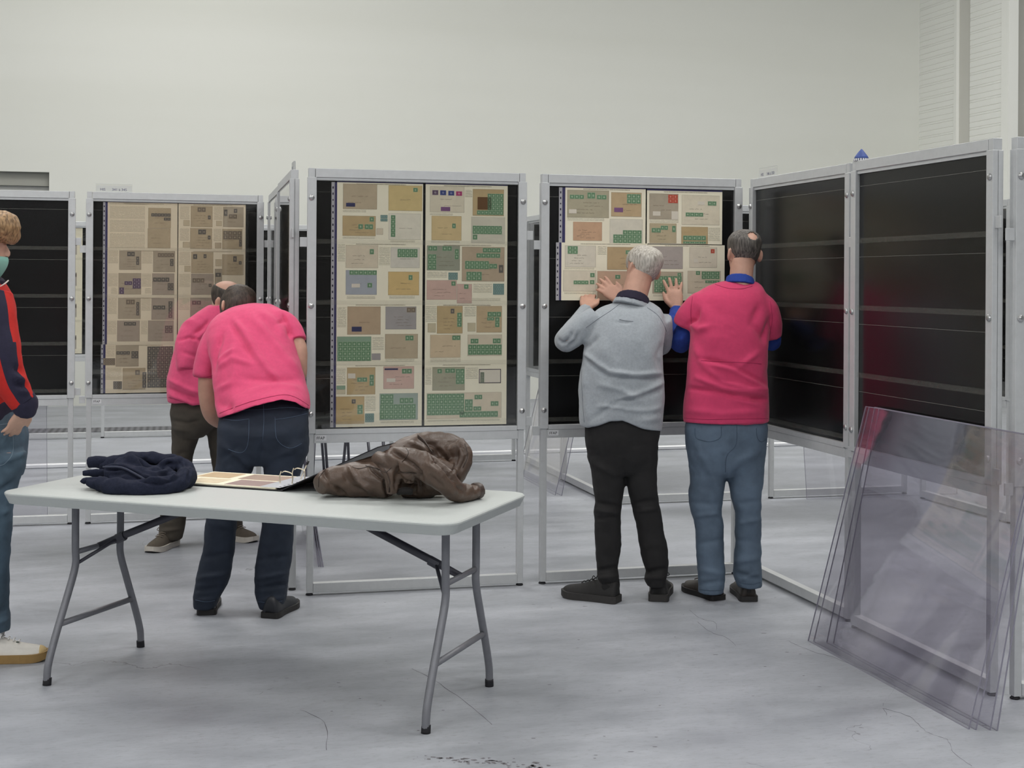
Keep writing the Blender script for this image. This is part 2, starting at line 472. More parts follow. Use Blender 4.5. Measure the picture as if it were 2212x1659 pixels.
# floor drain grate and the white joint profile that cross the hall behind the frames
def grate_mat():
    t = NT('drain_grate'); tc = t.node('ShaderNodeTexCoord')
    wv = t.node('ShaderNodeTexWave', i_Scale=5.0); wv.bands_direction = 'X'
    t.link(tc.outputs['Object'], wv.inputs['Vector'])
    t.link(t.mix(wv.outputs[1], lin((70, 70, 78)), lin((120, 120, 128))), t.b.inputs['Base Color'])
    t.b.inputs['Roughness'].default_value = 0.5; t.b.inputs['Metallic'].default_value = 0.4
    return t.m
def floor_strip(name, px0, py0, px1, py1, wid, h, m, slot=False):
    a, b = PZ(px0, py0, 0), PZ(px1, py1, 0)
    d = b - a; L = d.length; ang = math.atan2(d.y, d.x)
    bm = bmesh.new(); add_box(bm, 0, L, 0, wid, 0.0, h, bev=min(h, wid) * 0.2)
    o = link_obj(name, me_from(bm, name, m)); o.location = (a.x, a.y, 0.001); o.rotation_euler = (0, 0, ang)
    return tag(o, kind='structure')
floor_strip('trim_5', -200, 941, 700, 925, 0.42, 0.004, grate_mat())
floor_strip('trim_6', -300, 1024, 1900, 958, 0.05, 0.034, mat('white_floor_profile', (246, 247, 250), 0.35, 0, 0.02, 3))

# ================================================================== DISPLAY FRAMES
W, H, T = 1.1055, 2.09, 0.04
PR = {}
def proto(name, fn):
    bm = bmesh.new(); fn(bm); PR[name] = me_from(bm, name)
PW, PU = 0.031, 0.044     # lower post and upper clamp widths
proto('post', lambda b: add_box(b, -PW / 2, PW / 2, 0.003, T - 0.003, 0.012, 0.80, 0.0015))
proto('corner_block', lambda b: add_box(b, -0.0155, 0.0155, 0.001, T - 0.001, 2.03, H, 0.001))
proto('clamp_strip', lambda b: add_box(b, -PU / 2, PU / 2, -0.004, T * 0.45, 0.792, H - 0.045, 0.0012))
proto('rear_strip', lambda b: add_box(b, -PU / 2 + 0.003, PU / 2 - 0.003, T * 0.55, T + 0.003, 0.792, H - 0.045, 0.0012))
proto('core_strip', lambda b: add_box(b, -PU / 2 + 0.007, PU / 2 - 0.007, T * 0.45, T * 0.55, 0.792, H - 0.045))
proto('top_rail', lambda b: add_box(b, PU - 0.005, W - PU + 0.005, 0, T, H - 0.045, H - 0.001, 0.0015))
proto('upper_lip', lambda b: add_box(b, PU + 0.0005, W - PU - 0.0005, 0.006, T - 0.006, H - 0.060, H - 0.045))
proto('middle_rail', lambda b: add_box(b, PW + 0.008, W - PW - 0.008, 0.0, T, 0.745, 0.788, 0.0015))
proto('lower_lip', lambda b: add_box(b, PU + 0.0005, W - PU - 0.0005, -0.002, T - 0.004, 0.788, 0.812, 0.001))
proto('bottom_rail', lambda b: add_box(b, PW + 0.008, W - PW - 0.008, 0.0, T, 0.014, 0.060, 0.0015))
proto('backboard', lambda b: add_box(b, PU - 0.004, W - PU + 0.004, 0.018, 0.026, 0.80, H - 0.056))
proto('glass_pane', lambda b: add_box(b, PU - 0.004, W - PU + 0.004, 0.004, 0.006, 0.805, H - 0.056))
ZB = (1.732, 1.433, 1.134, 0.838)
for i, z in enumerate(ZB):
    proto('ledge%d' % i, lambda b, z=z: add_box(b, PU + 0.001, W - PU - 0.001, 0.0075, 0.0088, z - 0.011, z + 0.011))
for i, z in enumerate((1.975, 1.66, 1.36, 1.06)):
    proto('line%d' % i, lambda b, z=z: add_box(b, PU + 0.001, W - PU - 0.001, 0.0155, 0.0178, z - 0.0009, z + 0.0009))
def screw_bm(b):
    rings = [ering(Vector((0, y, 0)), Vector((r, 0, 0)), Vector((0, 0, r)), 14) for y, r in ((0.0, 0.0138), (-0.003, 0.0138), (-0.007, 0.0105), (-0.009, 0.005), (-0.0093, 0.0008))]
    loft(b, rings)
proto('screw', screw_bm)
def foot_bm(b):
    loft(b, [ering(Vector((0, 0, z)), Vector((r, 0, 0)), Vector((0, r, 0)), 12) for z, r in ((0, 0.017), (0.004, 0.019), (0.009, 0.015), (0.014, 0.008))])
proto('foot', foot_bm)
def brk(b, s):
    add_box(b, 0, s * 0.036, 0.006, 0.014, -0.023, 0.023, 0.001) if s > 0 else add_box(b, -0.036, 0, 0.006, 0.014, -0.023, 0.023, 0.001)
proto('bracket_r', lambda b: brk(b, 1)); proto('bracket_l', lambda b: brk(b, -1))
for k in ('post', 'corner_block', 'clamp_strip', 'rear_strip', 'core_strip', 'top_rail', 'upper_lip', 'middle_rail', 'lower_lip', 'bottom_rail', 'bracket_r', 'bracket_l'): PR[k].materials.append(ALU)
PR['backboard'].materials.append(BLACKB); PR['glass_pane'].materials.append(GLASS)
for i in range(4): PR['ledge%d' % i].materials.append(LEDGE); PR['line%d' % i].materials.append(LEDGE2)
PR['screw'].materials.append(STEEL); PR['foot'].materials.append(RUBBER)
STICK = box_me('sticker', (0, 0.052, -0.0006, 0, 0, 0.026), PAPERW)
FFAP = text_me('FFAP', 0.021, INK)
co = get_co(FFAP); co[:, 0] *= 0.93; set_co(FFAP, co)

def frame(label, x, y, yaw, glass=True, pages_ok=True, detail=True, sticker=False, brl=True, brr=True, group='aluminium display frames'):
    r = thing('display_frame', label, 'display frame', (x, y, 0), yaw, group)
    def part(n, k, loc=None):
        o = link_obj(n, PR[k], r)
        if loc: o.location = loc
        return o
    for sx in (0, 1):
        part('post', 'post', (W - 0.0235 if sx else 0.0235, 0, 0)); part('corner_block', 'corner_block', (W - 0.0215 if sx else 0.0215, 0, 0))
        for q in ('clamp_strip', 'rear_strip', 'core_strip'): part(q, q, (W - PU / 2 if sx else PU / 2, 0, 0))
    for q in ('top_rail', 'upper_lip', 'middle_rail', 'lower_lip', 'bottom_rail'): part(q, q)
    part('backboard', 'backboard')
    if glass: part('glass_pane', 'glass_pane')
    for i in range(4):
        if pages_ok or i > 1: part('ledge', 'ledge%d' % i)
        part('ledge_line', 'line%d' % i)
    for xx in (0.022, W - 0.022): part('foot', 'foot', (xx, T / 2, 0))
    if detail:
        for xx in (PU * 0.45, W - PU * 0.45):
            for z in (1.945, 1.416, 0.887): part('screw', 'screw', (xx, -0.004, z))
        if brr:
            for z in (1.775, 0.832): part('bracket', 'bracket_r', (W - 0.001, 0, z))
        if brl:
            for z in (1.728, 0.782): part('bracket', 'bracket_l', (0.001, 0, z))
    if sticker:
        s = link_obj('sticker', STICK, r); s.location = (PW + 0.016, 0.0, 0.757)
        t = link_obj('lettering', FFAP, s); t.location = (0.003, -0.0008, 0.0055)
    return r
RD = math.radians
fD = frame('middle display frame filled with eight pages of green-stamped envelopes', -1.0, 6.893, RD(13.92), sticker=True)
fE = frame('display frame being filled by the grey-haired man and the man in pink', 0.146, 7.188, RD(14.65), glass=False, pages_ok=False, sticker=True)
fF = frame('empty black angled display frame right behind the standing man in pink', 1.258, 7.494, RD(-75.56), glass=False, brl=False)
fG = frame('empty black angled display frame behind the leaning clear panes', 1.523, 6.349, RD(-75.62), glass=False)
fB = frame('display frame filled with eight brownish pages behind the bending men', -2.677, 8.87, RD(15.6), sticker=True)
fA = frame('empty black display frame behind the boy in the red jacket', -3.815, 8.606, RD(13.35), glass=False)
fC2 = frame('far one of two display frames seen edge-on between the left and middle frames', -1.590, 9.20, RD(-77.2), brl=False)
fC1 = frame('near one of two display frames seen edge-on beside the middle frame', -1.345, 8.085, RD(-77.2))
fH = frame('display frame cut off by the right edge of the photo', 1.865, 5.235, RD(14.2))
bgf = 'display frames in the rows behind'
a = PZ(198, 947.5, 0); yb = RD(14.2)
frame('far display frame glimpsed left of the gap between two front frames', a.x - W * math.cos(yb), a.y - W * math.sin(yb), yb, detail=False, group=bgf)
a = PZ(216, 946.5, 0)
for i, s in enumerate(('legs show under the brown pages', 'seen in the slit left of the edge-on frames', 'seen in the slit between edge-on and middle frames')):
    q = a + DV * (i * (W + 0.05))
    frame('far back-row display frame whose ' + s if i == 0 else 'far back-row display frame ' + s, q.x, q.y, yb, detail=False, group=bgf)
a = PZ(1116, 996, 0)
frame('back-row display frame whose right foot shows above the brown coat', a.x - W * math.cos(yb), a.y - W * math.sin(yb), yb, detail=False, group=bgf)
frame('farther of two angled display frames glimpsed through the gap right of the middle frame', 0.115, 12.02, RD(-75.8), detail=False, group=bgf)
frame('nearer of two angled display frames, its foot beside the black trousers', 0.388, 10.94, RD(-75.8), detail=False, group=bgf)
frame('back-row display frame whose bottom rail shows between the two standing men', 0.70, 9.76, yb, detail=False, group=bgf)
a = PZ(1661, 1077.5, 0)
frame('back-row display frame whose foot shows right of the blue jeans', a.x, a.y, yb, detail=False, group=bgf)
frame('back-row display frame glimpsed beside the right-hand posts', 2.93, 10.15, RD(-75.8), detail=False, group=bgf)

# label holders standing on the top rails
def holder(fr, x0, width, lines, label):
    h = thing('label_holder', label, 'label holder', group='clear frame number holders')
    h.matrix_world = fr.matrix_basis @ Matrix.Translation((x0, 0.012, H))
    p = link_obj('stand', box_me('stand', (0, width, 0, 0.0025, 0, 0.050), GLASS), h)
    link_obj('base', box_me('base', (0, width, -0.004, 0.016, 0, 0.0015), mat('clear_plastic', (225, 228, 228), 0.15)), h)
    link_obj('edge', box_me('edge', (0, width, 0, 0.0025, 0.050, 0.0515), mat('clear_plastic', (225, 228, 228), 0.15)), h)
    c = link_obj('card', box_me('card', (0.002, width - 0.002, -0.001, -0.0004, 0.002, 0.040), mat('number_card', (212, 214, 210), 0.7)), h)
    for x, s, sz in lines:
        tx = link_obj('lettering', text_me(s, sz, mat('navy_print', (70, 70, 110), 0.7), 0.0002), c); tx.location = (x, -0.0012, 0.008)
holder(fB, 0.058, 0.222, ((0.026, 'HIS', 0.023), (0.098, '341 à 345', 0.023)), 'clear holder with HIS 341 à 345 on the frame of brown pages')
holder(fF, 0.09, 0.22, ((0.026, 'HIS', 0.023), (0.098, '346 à 350', 0.023)), 'clear number holder on top of the angled frame behind the man in pink')
# an empty holder turned edge-on at the end of the edge-on frames
h = thing('label_holder', 'narrow empty holder upright on the edge-on frames beside the middle frame', 'label holder', group='clear frame number holders')
h.matrix_world = fC1.matrix_basis @ Matrix.Translation((W - 0.16, 0.015, H))
link_obj('stand', box_me('stand', (0, 0.14, 0, 0.010, 0, 0.045), mat('grey_plastic', (190, 192, 190), 0.4), 0.001), h)
link_obj('clip', box_me('clip', (0.05, 0.09, -0.004, 0.014, 0, 0.02), ALU2), h)

# small blue fringed cone on the angled frames
cone = thing('paper_cone', 'small blue cone with white fringe on top of the angled frames', 'ornament')
cone.location = P(1861, 347, 6.32)
cone.location.z = H
bm = bmesh.new(); n = 28
rings = [ering(Vector((0, 0, z)), Vector((r, 0, 0)), Vector((0, r, 0)), n) for z, r in ((0.008, 0.034), (0.02, 0.0285), (0.035, 0.0175), (0.048, 0.006), (0.054, 0.001))]
loft(bm, rings)
me = me_from(bm, 'cone', mat('blue_paper', (62, 84, 150), 0.6, 0, 0.25, 40), True); wrinkle(me, amp=0.002, scale=60)
link_obj('cone', me, cone)
bm = bmesh.new()
for i in range(20):
    a = 2 * PI * i / 20; r = 0.034
    c = Vector((math.cos(a) * r, math.sin(a) * r, 0)); d = Vector((-math.sin(a), math.cos(a), 0))
    prism(bm, [c - d * 0.0035, c + d * 0.0035, c + d * 0.0035 + c * 0.05, c - d * 0.0035 + c * 0.05], 0.0, 0.010)
me = me_from(bm, 'fringe', mat('white_fringe', (222, 222, 226), 0.7)); link_obj('fringe', me, cone)['kind'] = 'stuff'

# ================================================================== ALBUM PAGES
GRN = ('green_stamps', (104, 140, 106), (192, 206, 180))
STM = {'g': stamp_mat(*GRN), 'd': stamp_mat('dark_stamps', (102, 96, 90), (176, 163, 142)), 'v': stamp_mat('violet_stamps', (98, 80, 100), (170, 160, 165)),
       'b': stamp_mat('blue_stamps', (60, 72, 128), (150, 155, 180)), 'm': stamp_mat('magenta_stamps', (170, 60, 110), (210, 160, 175)),
       'r': stamp_mat('red_stamps', (186, 78, 58), (220, 160, 140)), 't': stamp_mat('teal_stamps', (110, 140, 135), (170, 185, 175)),
       'k': stamp_mat('grey_stamps', (125, 112, 98), (180, 165, 140))}
HOLEM = mat('punch_hole', (45, 42, 60), 0.9)
NAVYB = mat('navy_sleeve_edge', (52, 48, 92), 0.6)
INKM = mat('handwriting_ink', (116, 103, 88), 0.9)
INKD = mat('handwriting_black', (48, 44, 40), 0.9)
LABN = mat('navy_label', (52, 54, 92), 0.7); LABW = mat('white_label', (220, 212, 196), 0.8); LABV = mat('violet_label', (128, 88, 130), 0.8)
COVM = {}
def cover_mat(c):
    if c not in COVM: COVM[c] = mat('envelope_%d_%d_%d' % c, tuple(v * 0.80 + g * 0.235 for v, g in zip(c, (235, 228, 210))), 0.85, 0, 0.06, 25)
    return COVM[c]
def qbox(b, x0, x1, z0, z1, y0, y1, uv=None):
    vs = [b.verts.new(p) for p in ((x0, y0, z0), (x1, y0, z0), (x1, y0, z1), (x0, y0, z1), (x0, y1, z0), (x1, y1, z0), (x1, y1, z1), (x0, y1, z1))]
    f = b.faces.new(vs[:4])
    for q in ((0, 4, 5, 1), (1, 5, 6, 2), (2, 6, 7, 3), (3, 7, 4, 0)): b.faces.new([vs[i] for i in q])
    if uv:
        l = b.loops.layers.uv.verify()
        for lp, c in zip(f.loops, ((0, 0), (uv[0], 0), (uv[0], uv[1]), (0, uv[1]))): lp[l].uv = c
def squiggle(b, x0, x1, z, h, y, rnd, wd=0.0011):
    """a line of joined-up writing: words of uneven loops"""
    x = x0; ph = rnd.random() * 6
    while x < x1 - 0.004:
        L = min(rnd.uniform(0.012, 0.034), x1 - x); n = max(6, int(L / 0.0014)); prev = None
        for i in range(n + 1):
            ph += rnd.uniform(0.7, 1.7); xx = x + L * i / n + 0.0012 * math.sin(ph * 1.3)
            zz = z + h * (0.26 * math.sin(ph) + rnd.uniform(-0.1, 0.1) + (0.45 if rnd.random() < 0.08 else 0))
            a = b.verts.new((xx, y, zz - wd * 0.7)); c = b.verts.new((xx + wd * 0.5, y, zz + wd * 0.7))
            if prev: b.faces.new((prev[0], a, c, prev[1]))
            prev = (a, c)
        x += L + rnd.uniform(0.004, 0.009)
YP = 0.0125
PAGES = {'cream': ((243, 236, 212), (130, 122, 100)), 'tan': ((232, 217, 190), (160, 145, 122))}
def page(fr, label, box, px, covers, tone='cream', notes=(), strip=False, group='album pages', hand=INKM, yp=YP):
    """box: page rectangle in frame metres (x0,x1,z0,z1); px: the same rectangle in crop pixels; covers in crop pixels"""
    x0, x1, z0, z1 = box; a0, b0, a1, b1 = px; rnd = random.Random(label)
    fx = lambda v: x0 + (v - a0) / (a1 - a0) * (x1 - x0)
    fz = lambda v: z1 - (v - b0) / (b1 - b0) * (z1 - z0)
    base, ink = PAGES[tone]
    bm = bmesh.new(); qbox(bm, x0, x1, z0, z1, yp, yp + 0.0012)
    pg = link_obj('album_page', me_from(bm, 'album_page', mat('album_paper_' + tone, base, 0.75, 0, 0.03, 4)))
    pg.matrix_world = fr.matrix_basis.copy()
    tag(pg, label, 'album page', group)
    def sub(nm, r, m, y, parent, uv=None, d=0.0005):
        b = bmesh.new(); qbox(b, fx(r[0]), fx(r[2]), fz(r[3]), fz(r[1]), y - d, y, uv)
        return link_obj(nm, me_from(b, nm, m), parent)
    # heading line of print
    t = (a0 + (a1 - a0) * 0.22, b0 + 3, a1 - (a1 - a0) * 0.2, b0 + 9)
    sub('heading', t, print_mat('print_' + tone, base, ink), yp, pg, ((x1 - x0) * 600, 3.0), 0.0002)
    for r in notes:
        mm = ((fx(r[2]) - fx(r[0])) * 1000, (fz(r[1]) - fz(r[3])) * 1000)
        sub('print_block', r, print_mat('print_' + tone, base, ink), yp, pg, mm, 0.0002)
    for cv in covers:
        r, c, st = cv[0], cv[1], cv[2]
        o = sub('envelope', r, cover_mat(c), yp, pg)
        ed = bmesh.new()      # slightly darker rim of the envelope
        e = 0.0012; X0, X1, Z0, Z1 = fx(r[0]), fx(r[2]), fz(r[3]), fz(r[1])
        oo = [ed.verts.new((x, yp - 0.0007, z)) for x, z in ((X0, Z0), (X1, Z0), (X1, Z1), (X0, Z1))]
        ii = [ed.verts.new((x, yp - 0.0007, z)) for x, z in ((X0 + e, Z0 + e), (X1 - e, Z0 + e), (X1 - e, Z1 - e), (X0 + e, Z1 - e))]
        for q in range(4): ed.faces.new((oo[q], oo[(q + 1) % 4], ii[(q + 1) % 4], ii[q]))
        link_obj('rim', me_from(ed, 'rim', cover_mat(tuple(int(v * 0.72) for v in c))), o)
        for s in st:
            k, q, nx, ny = s
            if k in STM: sub('stamp' if nx * ny == 1 else 'stamp_block', q, STM[k], yp - 0.0008, o, (nx, ny))
            else: sub('label', q, {'N': LABN, 'W': LABW, 'V': LABV, 'O': mat('brown_window', (104, 74, 44), 0.8)}[k], yp - 0.0008, o)
        if len(cv) > 3 and cv[3]:
            hb = bmesh.new(); w_, h_ = X1 - X0, Z1 - Z0
            for i in range(cv[3]):
                s0 = rnd.uniform(0.12, 0.42); L = rnd.uniform(0.3, 0.5)
                squiggle(hb, X0 + w_ * s0, X0 + w_ * min(s0 + L, 0.93), Z1 - h_ * (0.42 + 0.5 * (i + 0.3) / cv[3]), 0.006, yp - 0.0009, rnd, 0.0009)
            link_obj('handwriting', me_from(hb, 'handwriting', hand), o)['kind'] = 'stuff'
    if strip:
        sx0, sx1 = strip
        b = bmesh.new(); qbox(b, sx0, sx1, z0, z1, yp - 0.0004, yp + 0.001)
        s = link_obj('punched_strip', me_from(b, 'punched_strip', mat('clear_strip', (176, 174, 178), 0.35)), pg)
        b = bmesh.new(); n = 9
        for i in range(n):
            zz = z0 + (z1 - z0) * (0.09 + 0.82 * i / (n - 1)); q = 0.0055 if i % 3 else 0.0035
            qbox(b, (sx0 + sx1) / 2 - 0.0032, (sx0 + sx1) / 2 + 0.0032, zz - q, zz + q, yp - 0.0007, yp - 0.0003)
        link_obj('punch_holes', me_from(b, 'punch_holes', HOLEM), s)['kind'] = 'stuff'
        b = bmesh.new(); qbox(b, sx1, x0, z0, z1, yp - 0.0002, yp + 0.001)
        link_obj('sleeve_edge', me_from(b, 'sleeve_edge', NAVYB), pg)
    if z1 < 2.0: return pg
    b = bmesh.new(); qbox(b, x0, x1, z1, z1 + 0.008, yp - 0.0002, yp + 0.001)
    link_obj('sleeve_top', me_from(b, 'sleeve_top', NAVYB), pg)
    return pg
# ---- middle frame
TA, YE, TN, WH, BE, BL, GR, PK, GG, TL = (168, 150, 122), (196, 170, 108), (172, 145, 98), (216, 210, 192), (202, 188, 164), (142, 150, 164), (138, 134, 136), (192, 154, 142), (142, 140, 116), (108, 142, 118)
xl, xr = (0.146, 0.574), (0.587, 1.008)
zr = [(1.727, 2.024), (1.427, 1.7268), (1.127, 1.4268), (0.820, 1.1268)]
gp = 'album pages in the middle frame'
g1 = lambda q, nx=1, ny=1, k='g': (k, q, nx, ny)
DPL = [
 (175, 505, [((470, 182, 662, 320), TA, [g1((487, 287, 538, 307), k='N')], 2), ((727, 185, 920, 325), YE, [g1((868, 197, 894, 220))], 1),
   ((468, 357, 655, 467), TN, [g1((620, 362, 645, 388)), g1((557, 402, 583, 430)), g1((593, 402, 640, 430), 2)], 4), ((729, 340, 912, 484), WH, [g1((741, 350, 767, 470), 1, 5)], 1),
   ((682, 350, 722, 367), TL, [g1((682, 350, 722, 367), 3, 1, 't')]), ((682, 369, 722, 385), TL, [g1((682, 369, 722, 385), 3, 1, 't')]), ((660, 424, 697, 458), BE, [])], [(470, 324, 600, 336), (470, 470, 650, 482), (740, 488, 880, 498)]),
 (520, 855, [((487, 532, 670, 658), BE, [g1((622, 553, 646, 582))], 3), ((741, 542, 907, 655), (204, 199, 186), [g1((780, 550, 895, 597), 5, 2)], 1),
   ((488, 670, 663, 805), BL, [g1((508, 671, 663, 696), 6, 1, 'g'), g1((521, 745, 568, 766), k='W'), g1((610, 740, 637, 766))], 1), ((728, 677, 905, 807), (198, 164, 98), [g1((844, 695, 867, 723))], 2)],
   [(442, 530, 483, 622), (675, 540, 737, 640), (495, 812, 655, 828), (735, 812, 880, 826)]),
 (868, 1200, [((498, 883, 686, 1036), (164, 138, 108), [g1((523, 993, 579, 1020), k='N')], 1), ((714, 883, 890, 1008), GR, [g1((835, 888, 885, 915), 2, 1, 'k')], 4),
   ((441, 1047, 634, 1181), TL, [g1((447, 1075, 630, 1180), 7, 4)]), ((712, 1034, 900, 1169), TA, [g1((828, 1042, 875, 1070), 2)], 1), ((637, 1140, 687, 1176), GR, [])],
   [(442, 885, 492, 995), (640, 1050, 705, 1120), (715, 1172, 880, 1186)]),
 (1212, 1565, [((498, 1228, 658, 1382), TN, [g1((503, 1262, 545, 1290), k='W'), g1((555, 1285, 612, 1310), 2), g1((625, 1270, 650, 1333), 1, 2)], 4),
   ((704, 1224, 879, 1352), PK, [g1((711, 1235, 787, 1244), k='N'), g1((809, 1238, 866, 1266), 2), g1((722, 1292, 772, 1313), k='W')], 3),
   ((437, 1392, 597, 1548), (178, 148, 96), [g1((525, 1408, 548, 1433), k='d'), g1((557, 1440, 588, 1493), 1, 2)], 4),
   ((683, 1378, 902, 1530), (132, 150, 142), [g1((686, 1440, 890, 1525), 8, 3), g1((688, 1382, 762, 1440), 3, 2), g1((797, 1404, 876, 1436), 3)]),
   ((440, 1330, 489, 1352), TL, []), ((440, 1354, 489, 1378), (190, 180, 150), []), ((601, 1490, 652, 1540), (160, 165, 160), [g1((601, 1490, 652, 1540), 4, 3, 't')])],
   [(440, 1232, 490, 1320), (602, 1392, 660, 1475), (690, 1534, 880, 1546)])]
DPR = [
 (183, 512, [((967, 194, 1166, 337), (208, 198, 174), [g1((980, 215, 1015, 242), k='v'), g1((1025, 215, 1060, 242), k='b'), g1((1072, 217, 1107, 243), k='b'), g1((1117, 219, 1153, 244), k='m'), g1((1030, 307, 1084, 330), k='V')], 2),
   ((1215, 204, 1398, 352), TN, [g1((1243, 248, 1325, 318), k='O'), g1((1302, 228, 1395, 322), 4, 4), g1((1240, 322, 1395, 347), 7, 1)]), ((977, 357, 1150, 492), (198, 170, 116), [g1((1096, 398, 1117, 425))], 2),
   ((1208, 360, 1404, 505), (198, 193, 174), [g1((1215, 408, 1387, 455), 8, 2), g1((1216, 458, 1243, 486))], 1)], [(1170, 210, 1212, 250), (967, 341, 1100, 352), (975, 494, 1140, 506)]),
 (528, 858, [((951, 537, 1142, 674), (128, 132, 114), [g1((958, 540, 1010, 566), 2), g1((1040, 540, 1095, 566), 2), g1((1112, 555, 1135, 612), 1, 2), g1((957, 585, 1005, 670), 2, 3)], 3),
   ((1154, 542, 1403, 733), (164, 142, 116), [g1((1275, 547, 1380, 573), 4), g1((1238, 577, 1378, 602), 5), g1((1172, 620, 1312, 665), 5, 2), g1((1313, 635, 1360, 662), 2), g1((1180, 680, 1270, 728), 3, 2), g1((1370, 640, 1397, 685), 1, 1, 'd')], 3),
   ((951, 728, 1124, 835), PK, [g1((1093, 733, 1118, 758))], 3), ((1126, 748, 1213, 855), PK, [g1((1167, 750, 1193, 775))], 2), ((1076, 685, 1130, 725), TL, [g1((1076, 685, 1130, 725), 4, 2, 't')]),
   ((1337, 745, 1402, 806), TL, [g1((1337, 745, 1402, 806), 5, 3, 't')])], [(953, 680, 1068, 712), (1220, 745, 1330, 795), (1215, 826, 1380, 840)]),
 (872, 1200, [((1011, 883, 1160, 1034), TN, [g1((1128, 920, 1155, 998), 1, 3), g1((1090, 898, 1112, 925), k='d')], 4), ((1241, 883, 1390, 1029), (176, 150, 112), [g1((1305, 915, 1385, 943), 3), g1((1350, 945, 1376, 1000), 1, 2), g1((1303, 945, 1345, 963), 2)], 3),
   ((973, 1041, 1149, 1166), (196, 172, 138), [g1((1100, 1045, 1147, 1070), 2)], 2), ((1190, 1041, 1391, 1157), BE, [g1((1193, 1095, 1390, 1152), 8, 2), g1((1207, 1063, 1253, 1090), 2), g1((1337, 1062, 1384, 1090), 2)], 1),
   ((958, 978, 1005, 1028), (184, 172, 140), []), ((1189, 976, 1236, 1023), (184, 172, 140), [])], [(946, 885, 1008, 970), (1170, 885, 1236, 940), (975, 1170, 1150, 1190)]),
 (1214, 1562, [((987, 1232, 1174, 1365), GG, [g1((1015, 1242, 1042, 1268)), g1((1060, 1240, 1118, 1266), 2), g1((1122, 1243, 1172, 1330), 2, 3)], 3),
   ((1257, 1245, 1387, 1327), (62, 52, 58), [g1((1262, 1250, 1382, 1322), k='W'), g1((1265, 1263, 1288, 1323), 1, 2)]),
   ((955, 1378, 1390, 1525), BE, [g1((957, 1383, 1172, 1505), 9, 4), g1((1175, 1417, 1222, 1484), 2, 2), g1((1145, 1486, 1370, 1520), 10, 1), g1((1232, 1392, 1277, 1418), 2), g1((1327, 1430, 1373, 1457), 2), g1((1225, 1458, 1272, 1483), 2)], 1)],
   [(946, 1236, 982, 1330), (1180, 1236, 1252, 1300), (960, 1530, 1380, 1540)])]
rown = ('top row', 'second row', 'third row', 'bottom row')
dl = ['with a violet-labelled envelope', 'with a blue envelope', 'with a grey envelope and a block of 28 stamps', 'with a pink card']
dr = ['with four coloured stamps', 'with a long pink card', 'with two parcel cards', 'with a black-rimmed envelope']
dl[0] = 'with a brown and a yellow envelope'
for i in range(4):
    y0, y1, cv, nt = DPL[i]
    page(fD, 'left page %s, %s, middle frame' % (dl[i], rown[i]), (*xl, *zr[i]), (437, y0, 925, y1), cv, 'cream', nt, (0.118, 0.134), gp)
    y0, y1, cv, nt = DPR[i]
    page(fD, 'right page %s, %s, middle frame' % (dr[i], rown[i]), (*xr, *zr[i]), (942, y0, 1420, y1), cv, 'cream', nt, None, gp)
# ---- frame being filled (second row hangs lower and further left, not yet pushed home)
ge = 'album pages in the frame being filled'
page(fE, 'top left page with a wide grey envelope in the frame being filled', (0.132, 0.568, 1.742, 2.024), (272, 145, 745, 455),
  [((283, 158, 527, 313), (152, 144, 118), [g1((297, 185, 380, 208), 3), g1((400, 170, 445, 205), 2), g1((455, 183, 512, 208), 2), g1((293, 267, 337, 290), k='W')], 4), ((540, 166, 720, 303), (172, 144, 104), [g1((633, 174, 715, 228), 3, 2), g1((558, 253, 610, 278), k='V')], 2),
   ((318, 337, 487, 443), (184, 140, 106), [], 5), ((533, 318, 727, 455), (206, 201, 184), [g1((553, 405, 722, 454), 6, 2), g1((610, 380, 722, 405), 4)], 1)], 'cream', [(285, 316, 500, 330)], (0.098, 0.116), ge)
page(fE, 'top right page with a red block of stamps in the frame being filled', (0.575, 0.996, 1.742, 2.019), (752, 158, 1203, 462),
  [((766, 175, 938, 322), (152, 140, 120), [g1((877, 180, 935, 228), 2, 2, 'r'), g1((787, 277, 832, 302), k='W'), g1((898, 275, 937, 321), k='W')], 3), ((959, 180, 1186, 350), (208, 198, 174), [g1((1115, 213, 1167, 238), 2), g1((982, 280, 1088, 303), 4), g1((1055, 215, 1097, 235), k='W')], 3),
   ((768, 345, 928, 458), (168, 152, 118), [g1((780, 372, 835, 398), 2), g1((834, 358, 877, 382), 2), g1((902, 358, 923, 395))], 3), ((957, 362, 1117, 460), TN, [g1((968, 413, 1105, 440), 5), g1((968, 446, 1105, 459), 5)], 1)], 'cream', [(768, 326, 940, 340), (1120, 365, 1190, 440)], None, ge)
page(fE, 'lower left page half slid in by the grey-haired man', (0.112, 0.578, 1.446, 1.742), (262, 455, 760, 803),
  [((282, 472, 459, 602), (206, 199, 182), [g1((297, 476, 355, 523), 2, 2)], 4), ((525, 478, 720, 616), (168, 140, 98), [g1((632, 497, 690, 522), 2)], 2), ((273, 622, 462, 748), (206, 197, 176), [g1((427, 637, 453, 663)), g1((332, 683, 418, 706), 4), g1((425, 680, 452, 705))], 1),
   ((469, 625, 640, 800), (184, 146, 120), [g1((572, 647, 602, 672)), g1((498, 712, 530, 735), k='W')], 3)], 'cream', [(470, 475, 520, 525), (280, 605, 450, 615), (280, 752, 450, 764)], (0.083, 0.100), ge, yp=0.0095)
